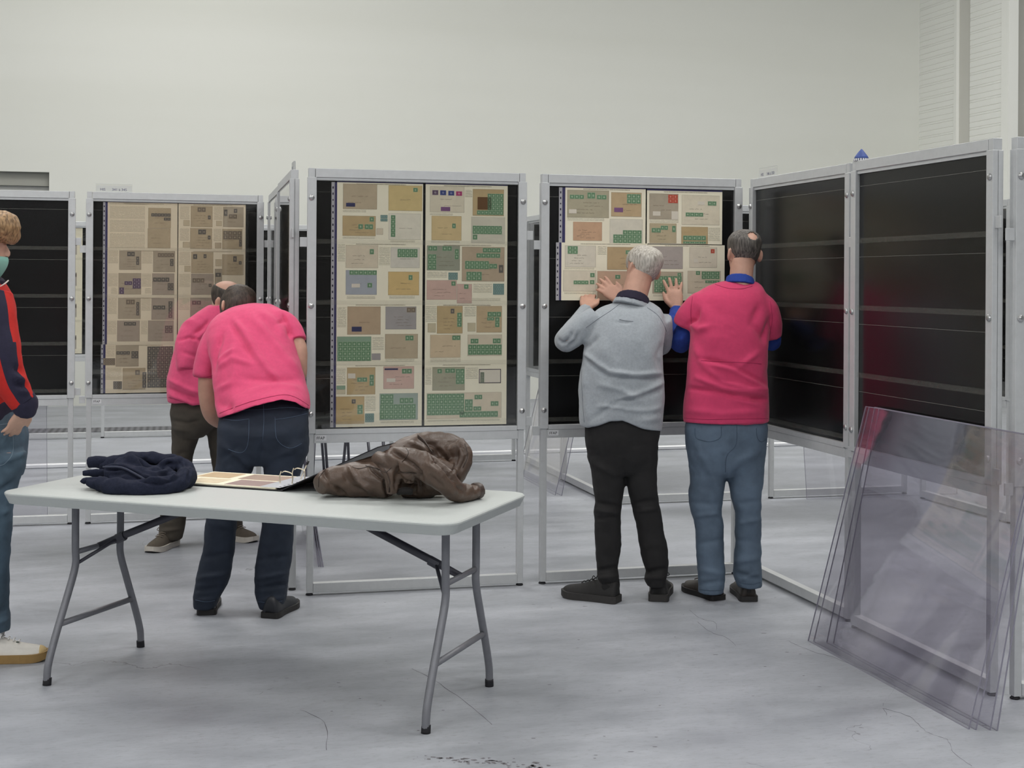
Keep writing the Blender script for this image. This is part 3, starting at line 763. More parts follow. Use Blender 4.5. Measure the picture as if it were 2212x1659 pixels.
page(fE, 'lower right page held up by the spread hand of the man in pink', (0.580, 1.010, 1.446, 1.738), (767, 463, 1218, 805),
  [((793, 475, 971, 611), (152, 142, 138), [], 3), ((1010, 477, 1173, 601), (206, 196, 176), [g1((1135, 487, 1158, 513), k='r'), g1((1035, 548, 1060, 570), k='W')], 2), ((795, 628, 973, 762), (164, 150, 128), [g1((805, 655, 965, 755), 6, 4), g1((940, 635, 962, 655))]),
   ((1000, 622, 1195, 760), (194, 180, 156), [g1((1082, 625, 1188, 672), 4, 2), g1((1048, 623, 1073, 647)), g1((1103, 680, 1188, 697), 3)], 2)], 'cream', [(800, 768, 960, 778)], None, ge, yp=0.0095)
# ---- frame of brown pages
gb = 'album pages in the frame of brown pages'
B1, B2, B3 = (164, 143, 112), (152, 136, 114), (146, 129, 114)
k = lambda q, nx=1, ny=1, c='d': (c, q, nx, ny)
BPL = [(313, 597, [((888, 343, 1022, 465), B1, [k((905, 375, 1020, 395), 6), k((980, 400, 1020, 418), 2)], 2), ((885, 467, 1020, 587), B1, [], 2)], [(660, 318, 880, 326), (662, 334, 868, 410), (662, 418, 868, 490), (662, 500, 868, 588)]),
 (600, 877, [((719, 606, 848, 718), B2, [k((765, 612, 810, 640), 2), k((818, 640, 836, 690), 1, 2)], 4), ((918, 606, 1048, 730), B2, [k((945, 618, 1042, 642), 5, 1, 'k'), k((1018, 652, 1040, 695), 1, 2)], 3), ((715, 738, 848, 862), B2, [k((798, 768, 846, 828), 2, 3, 'v'), k((750, 785, 795, 808), 2, 1, 'v'), k((720, 822, 748, 860), 1, 2, 'v')], 2), ((913, 738, 1044, 865), B3, [k((918, 762, 1015, 788), 4), k((1005, 795, 1040, 838), 2, 2)], 2)],
  [(654, 605, 712, 680), (852, 605, 912, 680), (654, 740, 710, 815), (852, 740, 908, 815), (672, 824, 708, 858), (870, 824, 908, 856)]),
 (880, 1160, [((714, 886, 846, 1010), B2, [k((820, 910, 838, 990), 1, 4), k((760, 895, 812, 925), 2, 1, 'k')], 3), ((910, 886, 1044, 1015), B3, [k((1010, 905, 1035, 1005), 1, 5), k((918, 930, 992, 955), 3)], 2), ((709, 1020, 841, 1143), B3, [k((748, 1028, 820, 1050), 3)], 2), ((890, 1020, 1042, 1143), B3, [k((990, 1050, 1036, 1095), 2, 2)], 3)],
  [(652, 886, 706, 980), (850, 886, 905, 960), (652, 1020, 704, 1100), (848, 1020, 886, 1100)]),
 (1165, 1448, [((708, 1170, 840, 1294), B2, [k((712, 1205, 790, 1225), 4), k((798, 1205, 838, 1248), 2, 2)], 3), ((749, 1304, 880, 1430), B1, [k((820, 1315, 848, 1345), 1, 1, 'k')], 4), ((890, 1178, 1040, 1420), (186, 174, 140), [k((890, 1178, 1040, 1420), 6, 9)]), ((862, 1328, 886, 1420), (150, 142, 120), [k((862, 1328, 886, 1420), 1, 4)]), ((695, 1380, 745, 1425), (160, 148, 128), [k((695, 1380, 745, 1425), 4, 3)]), ((638, 1245, 705, 1285), (170, 155, 130), [k((638, 1245, 705, 1285), 5, 3, 'k')])],
  [(652, 1172, 702, 1235), (652, 1300, 742, 1370)])]
BPR = [(320, 597, [((1140, 333, 1271, 458), B1, [k((1180, 340, 1230, 368), 2, 1, 'k'), k((1243, 388, 1260, 412))], 4), ((1335, 335, 1460, 455), B2, [k((1340, 350, 1362, 390), 1, 1), k((1370, 378, 1420, 405), 2, 1, 'k'), k((1400, 345, 1422, 370))], 2), ((1137, 465, 1269, 588), B1, [k((1185, 472, 1232, 502), 2), k((1243, 508, 1260, 532))], 4), ((1331, 467, 1453, 588), B1, [k((1336, 478, 1450, 530), 4, 2, 'k'), k((1434, 530, 1450, 572), 1, 2)], 1), ((1096, 418, 1133, 452), (184, 165, 134), []), ((1293, 420, 1328, 450), (184, 165, 134), []), ((1093, 548, 1135, 582), (184, 165, 134), []), ((1287, 550, 1325, 584), (170, 150, 122), [])],
   [(1075, 335, 1132, 412), (1280, 335, 1330, 412), (1075, 468, 1130, 540), (1278, 468, 1326, 540)]),
 (603, 880, [((1144, 613, 1277, 738), B1, [k((1155, 625, 1180, 655)), k((1218, 625, 1236, 650))], 4), ((1331, 625, 1462, 748), B1, [k((1398, 635, 1420, 670)), k((1432, 665, 1450, 685))], 3), ((1144, 742, 1280, 866), B3, [k((1152, 768, 1224, 795), 3, 1, 'k'), k((1250, 800, 1268, 820))], 2), ((1287, 712, 1330, 830), B2, [k((1290, 735, 1325, 760))], 1), ((1104, 695, 1140, 730), (184, 165, 134), []), ((1290, 655, 1328, 695), (184, 165, 134), [])],
   [(1072, 612, 1138, 690), (1072, 742, 1138, 820)]),
 (884, 1163, [((1140, 888, 1270, 1010), B3, [k((1150, 905, 1205, 930), 2)], 3), ((1331, 890, 1460, 1012), B2, [], 3), ((1140, 1022, 1270, 1145), B2, [], 3), ((1331, 1022, 1460, 1145), B2, [], 3)], [(1070, 890, 1135, 960)]),
 (1168, 1448, [((1110, 1175, 1270, 1300), B2, [], 3), ((1300, 1175, 1460, 1300), B2, [], 3), ((1110, 1310, 1270, 1430), B2, [], 3), ((1300, 1310, 1460, 1430), B2, [], 3)], [])]
zb = [(1.728, 2.026), (1.428, 1.7278), (1.128, 1.4278), (0.820, 1.1278)]
bl = ['with a long column of print and two tan covers', 'with violet stamps on a brown cover', 'with four brown covers', 'with a full sheet of dark stamps']
br = ['with four tan covers', 'partly behind the bald head', 'mostly behind the bending man', 'hidden behind the bending men']
for i in range(4):
    y0, y1, cv, nt = BPL[i]; o_ = 0.0 if i < 3 else -0.008
    page(fB, 'left page %s, %s, brown frame' % (bl[i], rown[i]), (0.131 + o_, 0.561, *zb[i]), (650, y0, 1062, y1), cv, 'tan', nt, (0.103 + o_, 0.117 + o_), gb, INKM)
    y0, y1, cv, nt = BPR[i]
    page(fB, 'right page %s, %s, brown frame' % (br[i], rown[i]), (0.566, 0.990, *zb[i]), (1066, y0, 1473, y1), cv, 'tan', nt, None, gb)
# one column of pages glimpsed in the far frame between the two left-hand frames
fbg = [o for o in bpy.data.objects if o.name.startswith('display_frame') and 'glimpsed left of the gap' in o.get('label', '')][0]
for i in range(4):
    page(fbg, 'pale page %s of the far frame seen through the left-hand gap' % rown[i], (0.58, 1.01, *zb[i]), (0, 0, 100, 70),
      [((62, 8, 72, 20), (170, 164, 150), [k((62, 8, 72, 20))]), ((56, 30, 88, 60), (165, 158, 150), [k((80, 32, 88, 40))], 2), ((8, 8, 40, 30), B2, [], 2), ((8, 36, 40, 60), B2, [], 2)], 'cream', [], None, 'pages in the far left frame')

# ================================================================== LEANING CLEAR PANES
def pane(bl_, br_, tl, tr, label, group, thick=0.004):
    """four corners in the world -> a sheet with thickness"""
    n = (br_ - bl_).cross(tl - bl_).normalized() * thick
    bm = bmesh.new(); A = [bm.verts.new(p) for p in (bl_, br_, tr, tl)]; B = [bm.verts.new(p + n) for p in (bl_, br_, tr, tl)]
    bm.faces.new(A); bm.faces.new(list(reversed(B)))
    for i in range(4): bm.faces.new((A[i], B[i], B[(i + 1) % 4], A[(i + 1) % 4]))
    bmesh.ops.recalc_face_normals(bm, faces=bm.faces)
    o = link_obj('acrylic_pane', me_from(bm, 'acrylic_pane', ACRYL)); tag(o, label, 'clear pane', group)
    # cut edges show as darker lines
    e = bmesh.new()
    for p, q in ((bl_, br_), (br_, tr), (tr, tl), (tl, bl_)):
        d = (q - p).normalized(); s = n.normalized() * 0.0004; u = d.cross(n.normalized()) * 0.0010
        vs = [e.verts.new(x) for x in (p - s - u, p - s + u, p + n + s + u, p + n + s - u, q - s - u, q - s + u, q + n + s + u, q + n + s - u)]
        for f in ((0, 1, 2, 3), (4, 7, 6, 5), (0, 4, 5, 1), (1, 5, 6, 2), (2, 6, 7, 3), (3, 7, 4, 0)): e.faces.new([vs[i] for i in f])
    link_obj('cut_edge', me_from(e, 'cut_edge', mat('acrylic_edge', (140, 138, 152), 0.3)), o)
    return o
def lean(fr_xy, yaw, side, t0, t1, foot, h, label, group, t0b=None, t1b=None):
    d = Vector((math.cos(yaw), math.sin(yaw), 0)); n = Vector((math.sin(yaw), -math.cos(yaw), 0)) * side
    o = Vector((*fr_xy, 0)); gap = 0.008 if side > 0 else 0.052
    zt = math.sqrt(h * h - (foot - gap) ** 2)
    return pane(o + d * t0 + n * foot, o + d * t1 + n * foot, o + d * (t0b if t0b is not None else t0) + n * gap + Vector((0, 0, zt)), o + d * (t1b if t1b is not None else t1) + n * gap + Vector((0, 0, zt)), label, group)
gy = RD(-75.62); go = (1.523, 6.349)
gg = 'clear panes leaning on the right-hand frame'
for i, (t0, t1, ft, hh) in enumerate(((0.192, 1.425, 0.292, 1.042), (0.205, 1.437, 0.272, 1.038), (0.235, 1.452, 0.226, 1.03), (0.255, 1.462, 0.205, 1.025))):
    lean(go, gy, 1, t0, t1, ft, hh, ('outermost', 'second', 'third', 'innermost')[i] + ' clear pane of the stack leaning on the right-hand frame', gg, t0 - 0.03 + i * 0.018, t1 - 0.03)
for i in range(3):
    lean((-1.345, 8.085), RD(-77.2), -1, -0.55, 0.545 + 0.006 * i, 0.20 + 0.012 * i, 1.04, ('inner', 'middle', 'outer')[i] + ' clear pane leaning behind the edge-on frames beside the middle frame', 'panes behind the edge-on frames')
for i in range(2):
    lean((0.388, 10.94), RD(-75.8), 1, -0.35 + 0.01 * i, 0.72 + 0.03 * i, 0.25 - 0.04 * i, 1.04, ('outer', 'inner')[i] + ' clear pane beyond the black trousers, leaning on an angled frame', 'panes beyond the black trousers')
a = PZ(1720, 1070, 0)
lean((a.x, a.y - 0.02), yb, 1, 0.0, 1.2, 0.16, 1.03, 'clear pane leaning on the back-row frame right of the blue jeans', 'panes in the back rows')
lean((-3.815, 8.606), RD(13.35), -1, -0.3, 0.93, 0.22, 1.03, 'clear pane behind the empty frame by the boy in red', 'panes in the back rows')

# ================================================================== CHAIRS BEHIND THE MIDDLE FRAME (only their legs show below it)
DKM = mat('dark_chair_steel', (92, 92, 100), 0.4, 0.6)
def chair(x, y, rz, label):
    r = thing('stacking_chair', label, 'chair', (x, y, 0), rz, 'chairs in the back rows')
    link_obj('seat', box_me('seat', (-0.21, 0.21, -0.2, 0.2, 0.44, 0.47), mat('dark_seat', (60, 60, 66), 0.7), 0.01), r)
    link_obj('backrest', box_me('backrest', (-0.2, 0.2, 0.19, 0.215, 0.58, 0.82), mat('dark_seat', (60, 60, 66), 0.7), 0.008), r)
    for sx in (-1, 1):
        for sy in (-1, 1):
            bm = bmesh.new()
            pts = [(sx * 0.235, sy * 0.22, 0.0, 0.011), (sx * 0.2, sy * 0.19, 0.45, 0.011)]
            if sy > 0: pts.append((sx * 0.2, 0.215, 0.8, 0.011))
            tube(bm, pts, n=8, k=2); link_obj('leg', me_from(bm, 'leg', DKM, True), r)
q = P(716, 960, 10.3); chair(q.x, q.y, 0.5, 'dark chair whose thin legs show under the middle frame')
q = P(828, 960, 10.9); chair(q.x, q.y, 0.9, 'dark chair whose legs show just over the binder')
q = P(640, 960, 11.2); chair(q.x, q.y, 0.2, 'dark chair hidden behind the bending man, one leg beside his jeans')

# ================================================================== FOLDING TABLE
TZ = 0.735
TAX = math.radians(-20.26)
table = thing('folding_table', 'white plastic folding table with grey tubular legs', 'table', (-1.7559, 5.3627, 0), TAX)
TU, TV = Vector((math.cos(TAX), math.sin(TAX), 0)), Vector((-math.sin(TAX), math.cos(TAX), 0))
TO = Vector((-1.7559, 5.3627, 0))
def TT(u, v, z=TZ): return TO + TU * u + TV * v + Vector((0, 0, z))
PLASTIC = mat('white_table_plastic', (188, 193, 191), 0.5, 0, 0.02, 60, 0.25, 900)
LEGM = mat('grey_powder_coat', (126, 127, 133), 0.45, 0.25, 0.05, 40)
def rrect(u0, u1, v0, v1, r, z, n=8):
    out = []
    for cx, cy, a0 in ((u1 - r, v0 + r, -PI / 2), (u1 - r, v1 - r, 0), (u0 + r, v1 - r, PI / 2), (u0 + r, v0 + r, PI)):
        for i in range(n + 1):
            a = a0 + PI / 2 * i / n; out.append(Vector((cx + r * math.cos(a), cy + r * math.sin(a), z)))
    return out
bm = bmesh.new(); U0, U1, V0, V1 = -0.172, 1.700, -0.088, 0.682
loft(bm, [rrect(U0 + i_, U1 - i_, V0 + i_, V1 - i_, max(0.075 - i_, 0.02), z) for i_, z in ((0.05, TZ - 0.044), (0.026, TZ - 0.046), (0.018, TZ - 0.044), (0.001, TZ - 0.010), (0.001, TZ - 0.005), (0.005, TZ - 0.001), (0.010, TZ), (0.016, TZ - 0.0006), (0.06, TZ - 0.0006))])
link_obj('table_top', me_from(bm, 'table_top', PLASTIC, False), table)
bm = bmesh.new(); loft(bm, [rrect(U0 + 0.16, U1 - 0.16, V0 + 0.2, V1 - 0.2, 0.04, z) for z in (TZ - 0.060, TZ - 0.045)])
link_obj('underframe', me_from(bm, 'underframe', LEGM), table)
for u in (0.0, 1.568):
    s = 1 if u == 0 else -1
    for v0, v1 in ((0.165, 0.0), (0.455, 0.600)):
        bm = bmesh.new()
        tube(bm, [(u, v0, TZ - 0.05, 0.0145), (u, v0, 0.50, 0.0145), (u, v0, 0.42, 0.0145), (u, v0 + (v1 - v0) * 0.30, 0.31, 0.0145), (u, v0 + (v1 - v0) * 0.72, 0.17, 0.0145), (u, v0 + (v1 - v0) * 0.97, 0.07, 0.0145), (u, v1, 0.0, 0.0145)], n=14, k=5)
        lg = link_obj('leg', me_from(bm, 'leg', LEGM, True), table)
        bm = bmesh.new(); tube(bm, [(u, v1 - (v1 - v0) * -0.0, 0.0, 0.0165), (u, v1 + (v0 - v1) * 0.008, 0.014, 0.0165), (u, v1 + (v0 - v1) * 0.02, 0.028, 0.0160)], n=14, k=2)
        link_obj('rubber_foot', me_from(bm, 'rubber_foot', RUBBER, True), lg)
    bm = bmesh.new(); tube(bm, [(u, 0.165, 0.475, 0.0105), (u, 0.455, 0.475, 0.0105)], n=10, k=1); link_obj('upper_crossbar', me_from(bm, 'upper_crossbar', LEGM, True), table)
    bm = bmesh.new(); tube(bm, [(u, 0.065, 0.215, 0.0115), (u, 0.545, 0.215, 0.0115)], n=10, k=1); link_obj('lower_crossbar', me_from(bm, 'lower_crossbar', LEGM, True), table)
    bm = bmesh.new(); tube(bm, [(u, 0.31, 0.475, 0.009, 0.013), (u + s * 0.12, 0.31, 0.525, 0.011, 0.015), (u + s * 0.50, 0.31, TZ - 0.055, 0.011, 0.015)], n=10, k=1, ref=Vector((0, 1, 0)))
    br_ = link_obj('folding_brace', me_from(bm, 'folding_brace', mat('dark_brace', (74, 74, 82), 0.45, 0.3), True), table)
    bm = bmesh.new(); tube(bm, [(u + s * 0.085, 0.31, 0.507, 0.017, 0.019), (u + s * 0.125, 0.31, 0.524, 0.017, 0.019)], n=8, k=1, ref=Vector((0, 1, 0)))
    link_obj('locking_ring', me_from(bm, 'locking_ring', mat('dark_brace', (74, 74, 82), 0.45, 0.3)), br_)
    bm = bmesh.new(); tube(bm, [(u + s * 0.10, 0.31, 0.515, 0.007), (u + s * 0.004, 0.168, 0.43, 0.007)], n=8, k=1)
    link_obj('brace_link', me_from(bm, 'brace_link', mat('dark_brace', (74, 74, 82), 0.45, 0.3), True), table)

# ---- cracks and scuffs on the concrete
FL = [o for o in bpy.data.objects if o.name == 'floor'][0]
def ribbon(bm, pts, w_):
    rnd = random.Random(len(pts)); q = catmull(pts, 6); prev = None
    for i, (x, y) in enumerate(q):
        c = PZ(x + rnd.uniform(-1.6, 1.6), y + rnd.uniform(-1, 1), 0.0004); ww = w_ * rnd.uniform(.4, 1.2)
        a = bm.verts.new(c + Vector((ww * .6, ww, 0))); b = bm.verts.new(c - Vector((ww * .6, ww, 0)))
        if prev and rnd.random() > .06: bm.faces.new((prev[0], a, b, prev[1]))
        prev = (a, b)
bm = bmesh.new()
for pts in ([(1700, 1383), (1740, 1402), (1800, 1420), (1870, 1448), (1925, 1468), (1932, 1490), (1908, 1520), (1915, 1545)], [(1905, 1530), (1965, 1548), (2000, 1580), (2045, 1598), (2060, 1625), (2100, 1655)], [(1508, 1344), (1530, 1362), (1570, 1378), (1592, 1396)], [(1490, 1318), (1510, 1334), (1545, 1345), (1548, 1362)], [(890, 1445), (940, 1470), (1010, 1520), (1070, 1570)], [(640, 1530), (700, 1560), (705, 1620)]):
    ribbon(bm, pts, .0016)
link_obj('crack', me_from(bm, 'crack', mat('crack_dark', (104, 103, 108), .9)), FL)['kind'] = 'stuff'
bm = bmesh.new(); rnd = random.Random(3)
for i in range(70):
    t = rnd.random(); x = 890 + 290 * t + rnd.gauss(0, 6); y = 1633 + 24 * t + rnd.gauss(0, 4)
    c = PZ(x, y, .0004); r = rnd.uniform(.002, .010)
    bm.faces.new([bm.verts.new(c + Vector((math.cos(a) * r * rnd.uniform(.5, 1.6), math.sin(a) * r * rnd.uniform(.4, 1.2), 0))) for a in [k_ * PI / 3 for k_ in range(6)]])
for i in range(60):
    x = rnd.uniform(560, 2150); y = rnd.uniform(1290, 1640); c = PZ(x, y, .0004); r = rnd.uniform(.0015, .004); e = rnd.uniform(1, 4)
    bm.faces.new([bm.verts.new(c + Vector((math.cos(a) * r * e, math.sin(a) * r, 0))) for a in [k_ * PI / 3 for k_ in range(6)]])
link_obj('scuff', me_from(bm, 'scuff', mat('scuff_dark', (112, 110, 114), .9)), FL)['kind'] = 'stuff'

# ================================================================== THINGS ON THE TABLE
# ---- dark navy pullover, coiled up
NAVYW = mat('navy_wool', (34, 38, 54), 0.95, 0, 0.22, 120, 0.5, 500, spec=0.2)
bm = bmesh.new()
ptube(bm, [(212, 1046, 5.36, .030), (245, 1052, 5.33, .034), (290, 1054, 5.31, .036, .033), (340, 1052, 5.32, .038, .034), (384, 1043, 5.37, .036, .034), (404, 1026, 5.46, .034), (398, 1010, 5.55, .036), (360, 1000, 5.60, .040), (310, 998, 5.60, .042), (262, 1002, 5.58, .040), (215, 1008, 5.56, .034)])
ptube(bm, [(228, 1026, 5.45, .036), (275, 1022, 5.45, .038), (318, 1032, 5.42, .036), (352, 1038, 5.42, .030)])
ptube(bm, [(258, 1012, 5.5, .036), (284, 1000, 5.5, .034), (318, 1016, 5.5, .030), (346, 1022, 5.5, .026)])
ptube(bm, [(392, 1046, 5.44, .032), (412, 1032, 5.50, .026), (398, 1006, 5.56, .028), (372, 1000, 5.52, .022), (352, 1004, 5.5, .020), (362, 1022, 5.46, .014)])
ellipsoid(bm, P(330, 1030, 5.46), .09, .07, .045)
ptube(bm, [(240, 1046, 5.42, .03), (300, 1046, 5.40, .04), (370, 1040, 5.44, .036)])
folds = [([(225, 1013), (262, 1012), (292, 1024), (318, 1040), (352, 1044), (385, 1030)], 4.0, -.012), ([(222, 1006), (262, 1006), (300, 1022), (330, 1036), (352, 1038)], 3.5, .006),
         ([(268, 985), (262, 998)], 5, -.004), ([(306, 984), (318, 1005), (336, 1012), (362, 1002), (376, 1004)], 5, -.014), ([(366, 1004), (378, 1012), (374, 1036)], 5, .010),
         ([(396, 996), (410, 1014), (406, 1040)], 3, -.008), ([(384, 994), (396, 1010), (394, 1040)], 3, -.006), ([(345, 1024), (362, 1026), (366, 1018)], 5, -.016)]
folds = [(f[0], f[1] * 1.1, f[2] * 1.0) for f in folds]
pull = soft('coiled_pullover', bm, NAVYW, None, 0.006, 2, folds=folds, amp=.010, scale=15, floor=TZ + .001, fine=.001)
tag(pull, 'dark navy woollen pullover coiled up on the white table', 'pullover')
# folded sleeve ends poking out on the left
for pts, nm in (([(188, 1042, 5.40, .014), (214, 1047, 5.38, .022, .017), (246, 1050, 5.36, .024, .018)], 'sleeve_end'), ([(178, 1022, 5.46, .008, .012), (205, 1022, 5.46, .010, .016), (240, 1022, 5.46, .012, .018)], 'sleeve_end'), ([(190, 999, 5.56, .024, .022), (212, 998, 5.56, .026, .024), (240, 1002, 5.56, .024, .024)], 'cuff'), ([(180, 1040, 5.43, .013, .022), (198, 1036, 5.42, .012, .020), (230, 1038, 5.42, .016, .022)], 'sleeve_end')):
    bm = bmesh.new(); ptube(bm, pts); soft(nm, bm, NAVYW, pull, 0.005, 2, amp=.003, scale=30, floor=TZ + .001)
bm = bmesh.new(); ptube(bm, [(222, 1009, 5.40, .004), (262, 1010, 5.395, .0045), (296, 1026, 5.385, .0045), (322, 1040, 5.375, .0045), (352, 1043, 5.37, .004)])
link_obj('ribbed_hem', me_from(bm, 'ribbed_hem', mat('navy_rib', (60, 64, 80), 0.95), True), pull)

# ---- brown leather coat
LEATH = mat('brown_leather', (84, 68, 58), 0.40, 0, 0.22, 9, 0.5, 160, spec=0.45)
bm = bmesh.new()
ptube(bm, [(690, 1050, 5.22, .034), (712, 1040, 5.25, .052), (760, 1036, 5.28, .066), (810, 1036, 5.26, .066), (845, 1046, 5.22, .052)])
ptube(bm, [(690, 1040, 5.28, .030), (735, 1034, 5.30, .046), (790, 1024, 5.32, .056), (850, 1006, 5.34, .066), (900, 990, 5.38, .082)])
ptube(bm, [(868, 1040, 5.30, .06), (905, 1030, 5.28, .085), (945, 1030, 5.28, .075), (975, 1045, 5.28, .05)])
ptube(bm, [(845, 985, 5.30, .04), (885, 978, 5.32, .062), (930, 972, 5.36, .070), (975, 972, 5.40, .062), (1002, 982, 5.40, .040)])
ptube(bm, [(845, 985, 5.18, .034), (885, 994, 5.13, .046), (925, 1012, 5.10, .050), (958, 1036, 5.10, .046), (985, 1062, 5.14, .038), (1010, 1065, 5.19, .032), (1036, 1061, 5.25, .026)])
ptube(bm, [(985, 968, 5.36, .05), (1003, 985, 5.34, .038), (990, 1012, 5.33, .042), (975, 1038, 5.32, .040)])
ptube(bm, [(815, 985, 5.20, .026), (838, 1005, 5.15, .030), (848, 1035, 5.13, .030), (846, 1066, 5.14, .020)])
ptube(bm, [(842, 985, 5.16, .022), (862, 1000, 5.12, .028), (880, 1020, 5.12, .026), (884, 1045, 5.12, .020)])
folds = [([(690, 1008), (716, 1046), (748, 1074)], 5, -.014), ([(700, 1020), (728, 1060)], 5, .008), ([(752, 1008), (775, 1040), (800, 1056)], 5, .012), ([(740, 1020), (760, 1050), (790, 1066)], 5, -.008), ([(800, 1012), (832, 1040), (840, 1075)], 3.5, -.012),
         ([(805, 1000), (845, 1014)], 3, -.007), ([(858, 1022), (898, 1024)], 2.2, -.006), ([(856, 1000), (856, 1056)], 4, -.014), ([(905, 1022), (912, 1070)], 6, -.016), ([(848, 975), (890, 1002), (905, 1020)], 4.5, -.014),
         ([(930, 975), (965, 1010), (986, 1042)], 6, -.018), ([(950, 965), (972, 990), (980, 1030)], 4, .009), ([(885, 955), (912, 968), (930, 985)], 5, .009), ([(915, 952), (940, 962), (958, 985)], 6, -.012), ([(988, 1048), (998, 1062)], 4, -.01), ([(1006, 1040), (1012, 1064)], 3, -.006), ([(1022, 1036), (1026, 1062)], 3, -.005),
         ([(995, 958), (1008, 985), (995, 1015)], 3, -.006), ([(920, 1000), (945, 1020)], 4, .006), ([(925, 1024), (955, 1052)], 5, -.007), ([(862, 1045), (892, 1048), (895, 1068)], 7, -.022), ([(960, 985), (935, 1002)], 3, -.005), ([(990, 968), (984, 1000), (975, 1030)], 3, -.008)]
coat = soft('leather_coat', bm, LEATH, None, 0.006, 2, folds=folds, amp=.006, scale=13, floor=TZ + .001, fine=.0012)
tag(coat, 'crumpled brown leather coat heaped on the white table', 'coat')
bm = bmesh.new(); ptube(bm, [(903, 943, 5.27, .003, .010), (918, 956, 5.235, .003, .010), (934, 978, 5.22, .003, .010)], n=8); link_obj('strap', me_from(bm, 'strap', mat('dark_brown_leather', (70, 58, 52), 0.45), True), coat)
bm = bmesh.new(); ptube(bm, [(1024, 1061, 5.225, .031), (1032, 1060, 5.245, .031), (1038, 1059, 5.255, .029)], n=16); soft('cuff', bm, mat('dark_brown_leather', (70, 58, 52), 0.45), coat, 0.005, 1, floor=TZ + .001)
bm = bmesh.new(); ptube(bm, [(858, 1064, 5.15, .012, .012), (874, 1060, 5.14, .014, .014), (892, 1063, 5.14, .012, .012)]); soft('opening_shade', bm, mat('coat_opening_shade', (22, 18, 17), 0.8), coat, 0.005, 2, floor=TZ + .001)  # dark block standing in for the shade inside the coat's opening

# ---- open ring binder: pages lie flat, right-hand cover leans up on the coat
binder = thing('ring_binder', 'open black ring binder with an album page and raised cover, beside the brown coat', 'binder')
BK = mat('black_binder_cover', (26, 24, 30), 0.35)
def slab(pts, th, nm, m, parent, up=Vector((0, 0, 1))):
    bm = bmesh.new(); a = [bm.verts.new(p) for p in pts]; b = [bm.verts.new(Vector(p) + up * th) for p in pts]
    bm.faces.new(list(reversed(a))); bm.faces.new(b)
    for i in range(len(a)): bm.faces.new((a[i], a[(i + 1) % len(a)], b[(i + 1) % len(b)], b[i]))
    bmesh.ops.recalc_face_normals(bm, faces=bm.faces)
    return link_obj(nm, me_from(bm, nm, m), parent)
u0, u1, v0_, v1_ = 0.31, 0.815, 0.335, 0.660
bz = TZ + 0.001
def q4(ua, ub, va, vb, z): return [TT(ua, va, z), TT(ub, va, z), TT(ub, vb, z), TT(ua, vb, z)]
slab(q4(u0, u1 + .005, v0_, v1_, bz), .004, 'back_cover', BK, binder)
pgb = slab(q4(u0 + .006, u1 - .03, v0_ + .006, v1_ - .006, bz + .0045), .005, 'page_stack', mat('album_paper_cream', (243, 236, 212)), binder)
for r, c in (((.02, .17, .17, .30), (176, 148, 112)), ((.21, .40, .17, .30), (140, 116, 104)), ((.06, .20, .03, .14), (206, 190, 160)), ((.24, .44, .02, .15), (128, 104, 104))):
    slab(q4(u0 + r[0], u0 + r[1], v0_ + r[2], v0_ + r[3], bz + .0096), .0006, 'envelope', cover_mat(c), pgb)
sl = slab(q4(u1 - .10, u1 - .012, v0_ + .01, v1_ - .01, bz + .0105), .001, 'punched_sleeve', mat('clear_sleeve', (238, 240, 246), 0.12, 0, 0.08, 40), binder)
bm = bmesh.new()
for i in range(9):
    c = TT(u1 - .022, v0_ + .03 + i * .033, bz + .0118); prism(bm, [c + TU * x + TV * y for x, y in ((-.004, -.004), (.004, -.004), (.004, .004), (-.004, .004))], c.z, c.z + .0003)
link_obj('punch_holes', me_from(bm, 'punch_holes', HOLEM), sl)['kind'] = 'stuff'
RINGM = mat('ring_metal', (214, 204, 180), 0.25, 0.7)
for v in (v0_ + .115, v0_ + .215):
    for s, h in ((-1, .062), (1, .058)):
        bm = bmesh.new(); cu = u1 - .045
        pts = [(*TT(cu + s * .026, v, bz + .01), .0022), (*TT(cu + s * .029, v, bz + .035), .0022), (*TT(cu + s * .024, v, bz + h * .9), .0022), (*TT(cu + s * .006 - .012, v, bz + h * 1.02), .0022), (*TT(cu - .022 + s * .004, v, bz + h * .92), .0022)] if s > 0 else [(*TT(cu - .026, v, bz + .01), .0022), (*TT(cu - .028, v, bz + .04), .0022), (*TT(cu - .022, v, bz + .058), .0022)]
        tube(bm, pts, n=8, k=4); link_obj('binder_ring', me_from(bm, 'binder_ring', RINGM, True), binder)
bm = bmesh.new(); tube(bm, [(*TT(u1 - .05, v0_ + .24, bz + .01), .002), (*TT(u1 - .03, v0_ + .255, bz + .07), .002)], n=8, k=1); lv = link_obj('lever', me_from(bm, 'lever', RINGM, True), binder)
bm = bmesh.new(); tube(bm, [(*TT(u1 - .030, v0_ + .255, bz + .07), .005), (*TT(u1 - .025, v0_ + .258, bz + .084), .005)], n=8, k=1); link_obj('lever_tip', me_from(bm, 'lever_tip', BK, True), lv)
# raised cover: hinges at the spine, rises to the right over the coat
h0a, h0b = TT(u1, v0_, bz + .002), TT(u1, v1_, bz + .002)
sp1a, sp1b = TT(u1 + .055, v0_, bz + .028), TT(u1 + .055, v1_, bz + .028)
e1a, e1b = TT(u1 + .395, v0_ + .02, bz + .182), TT(u1 + .395, v1_, bz + .182)
slab([h0a, sp1a, sp1b, h0b], .004, 'spine', BK, binder)
slab([sp1a, e1a, e1b, sp1b], .004, 'front_cover', BK, binder, Vector((0.1, 0, 1)))

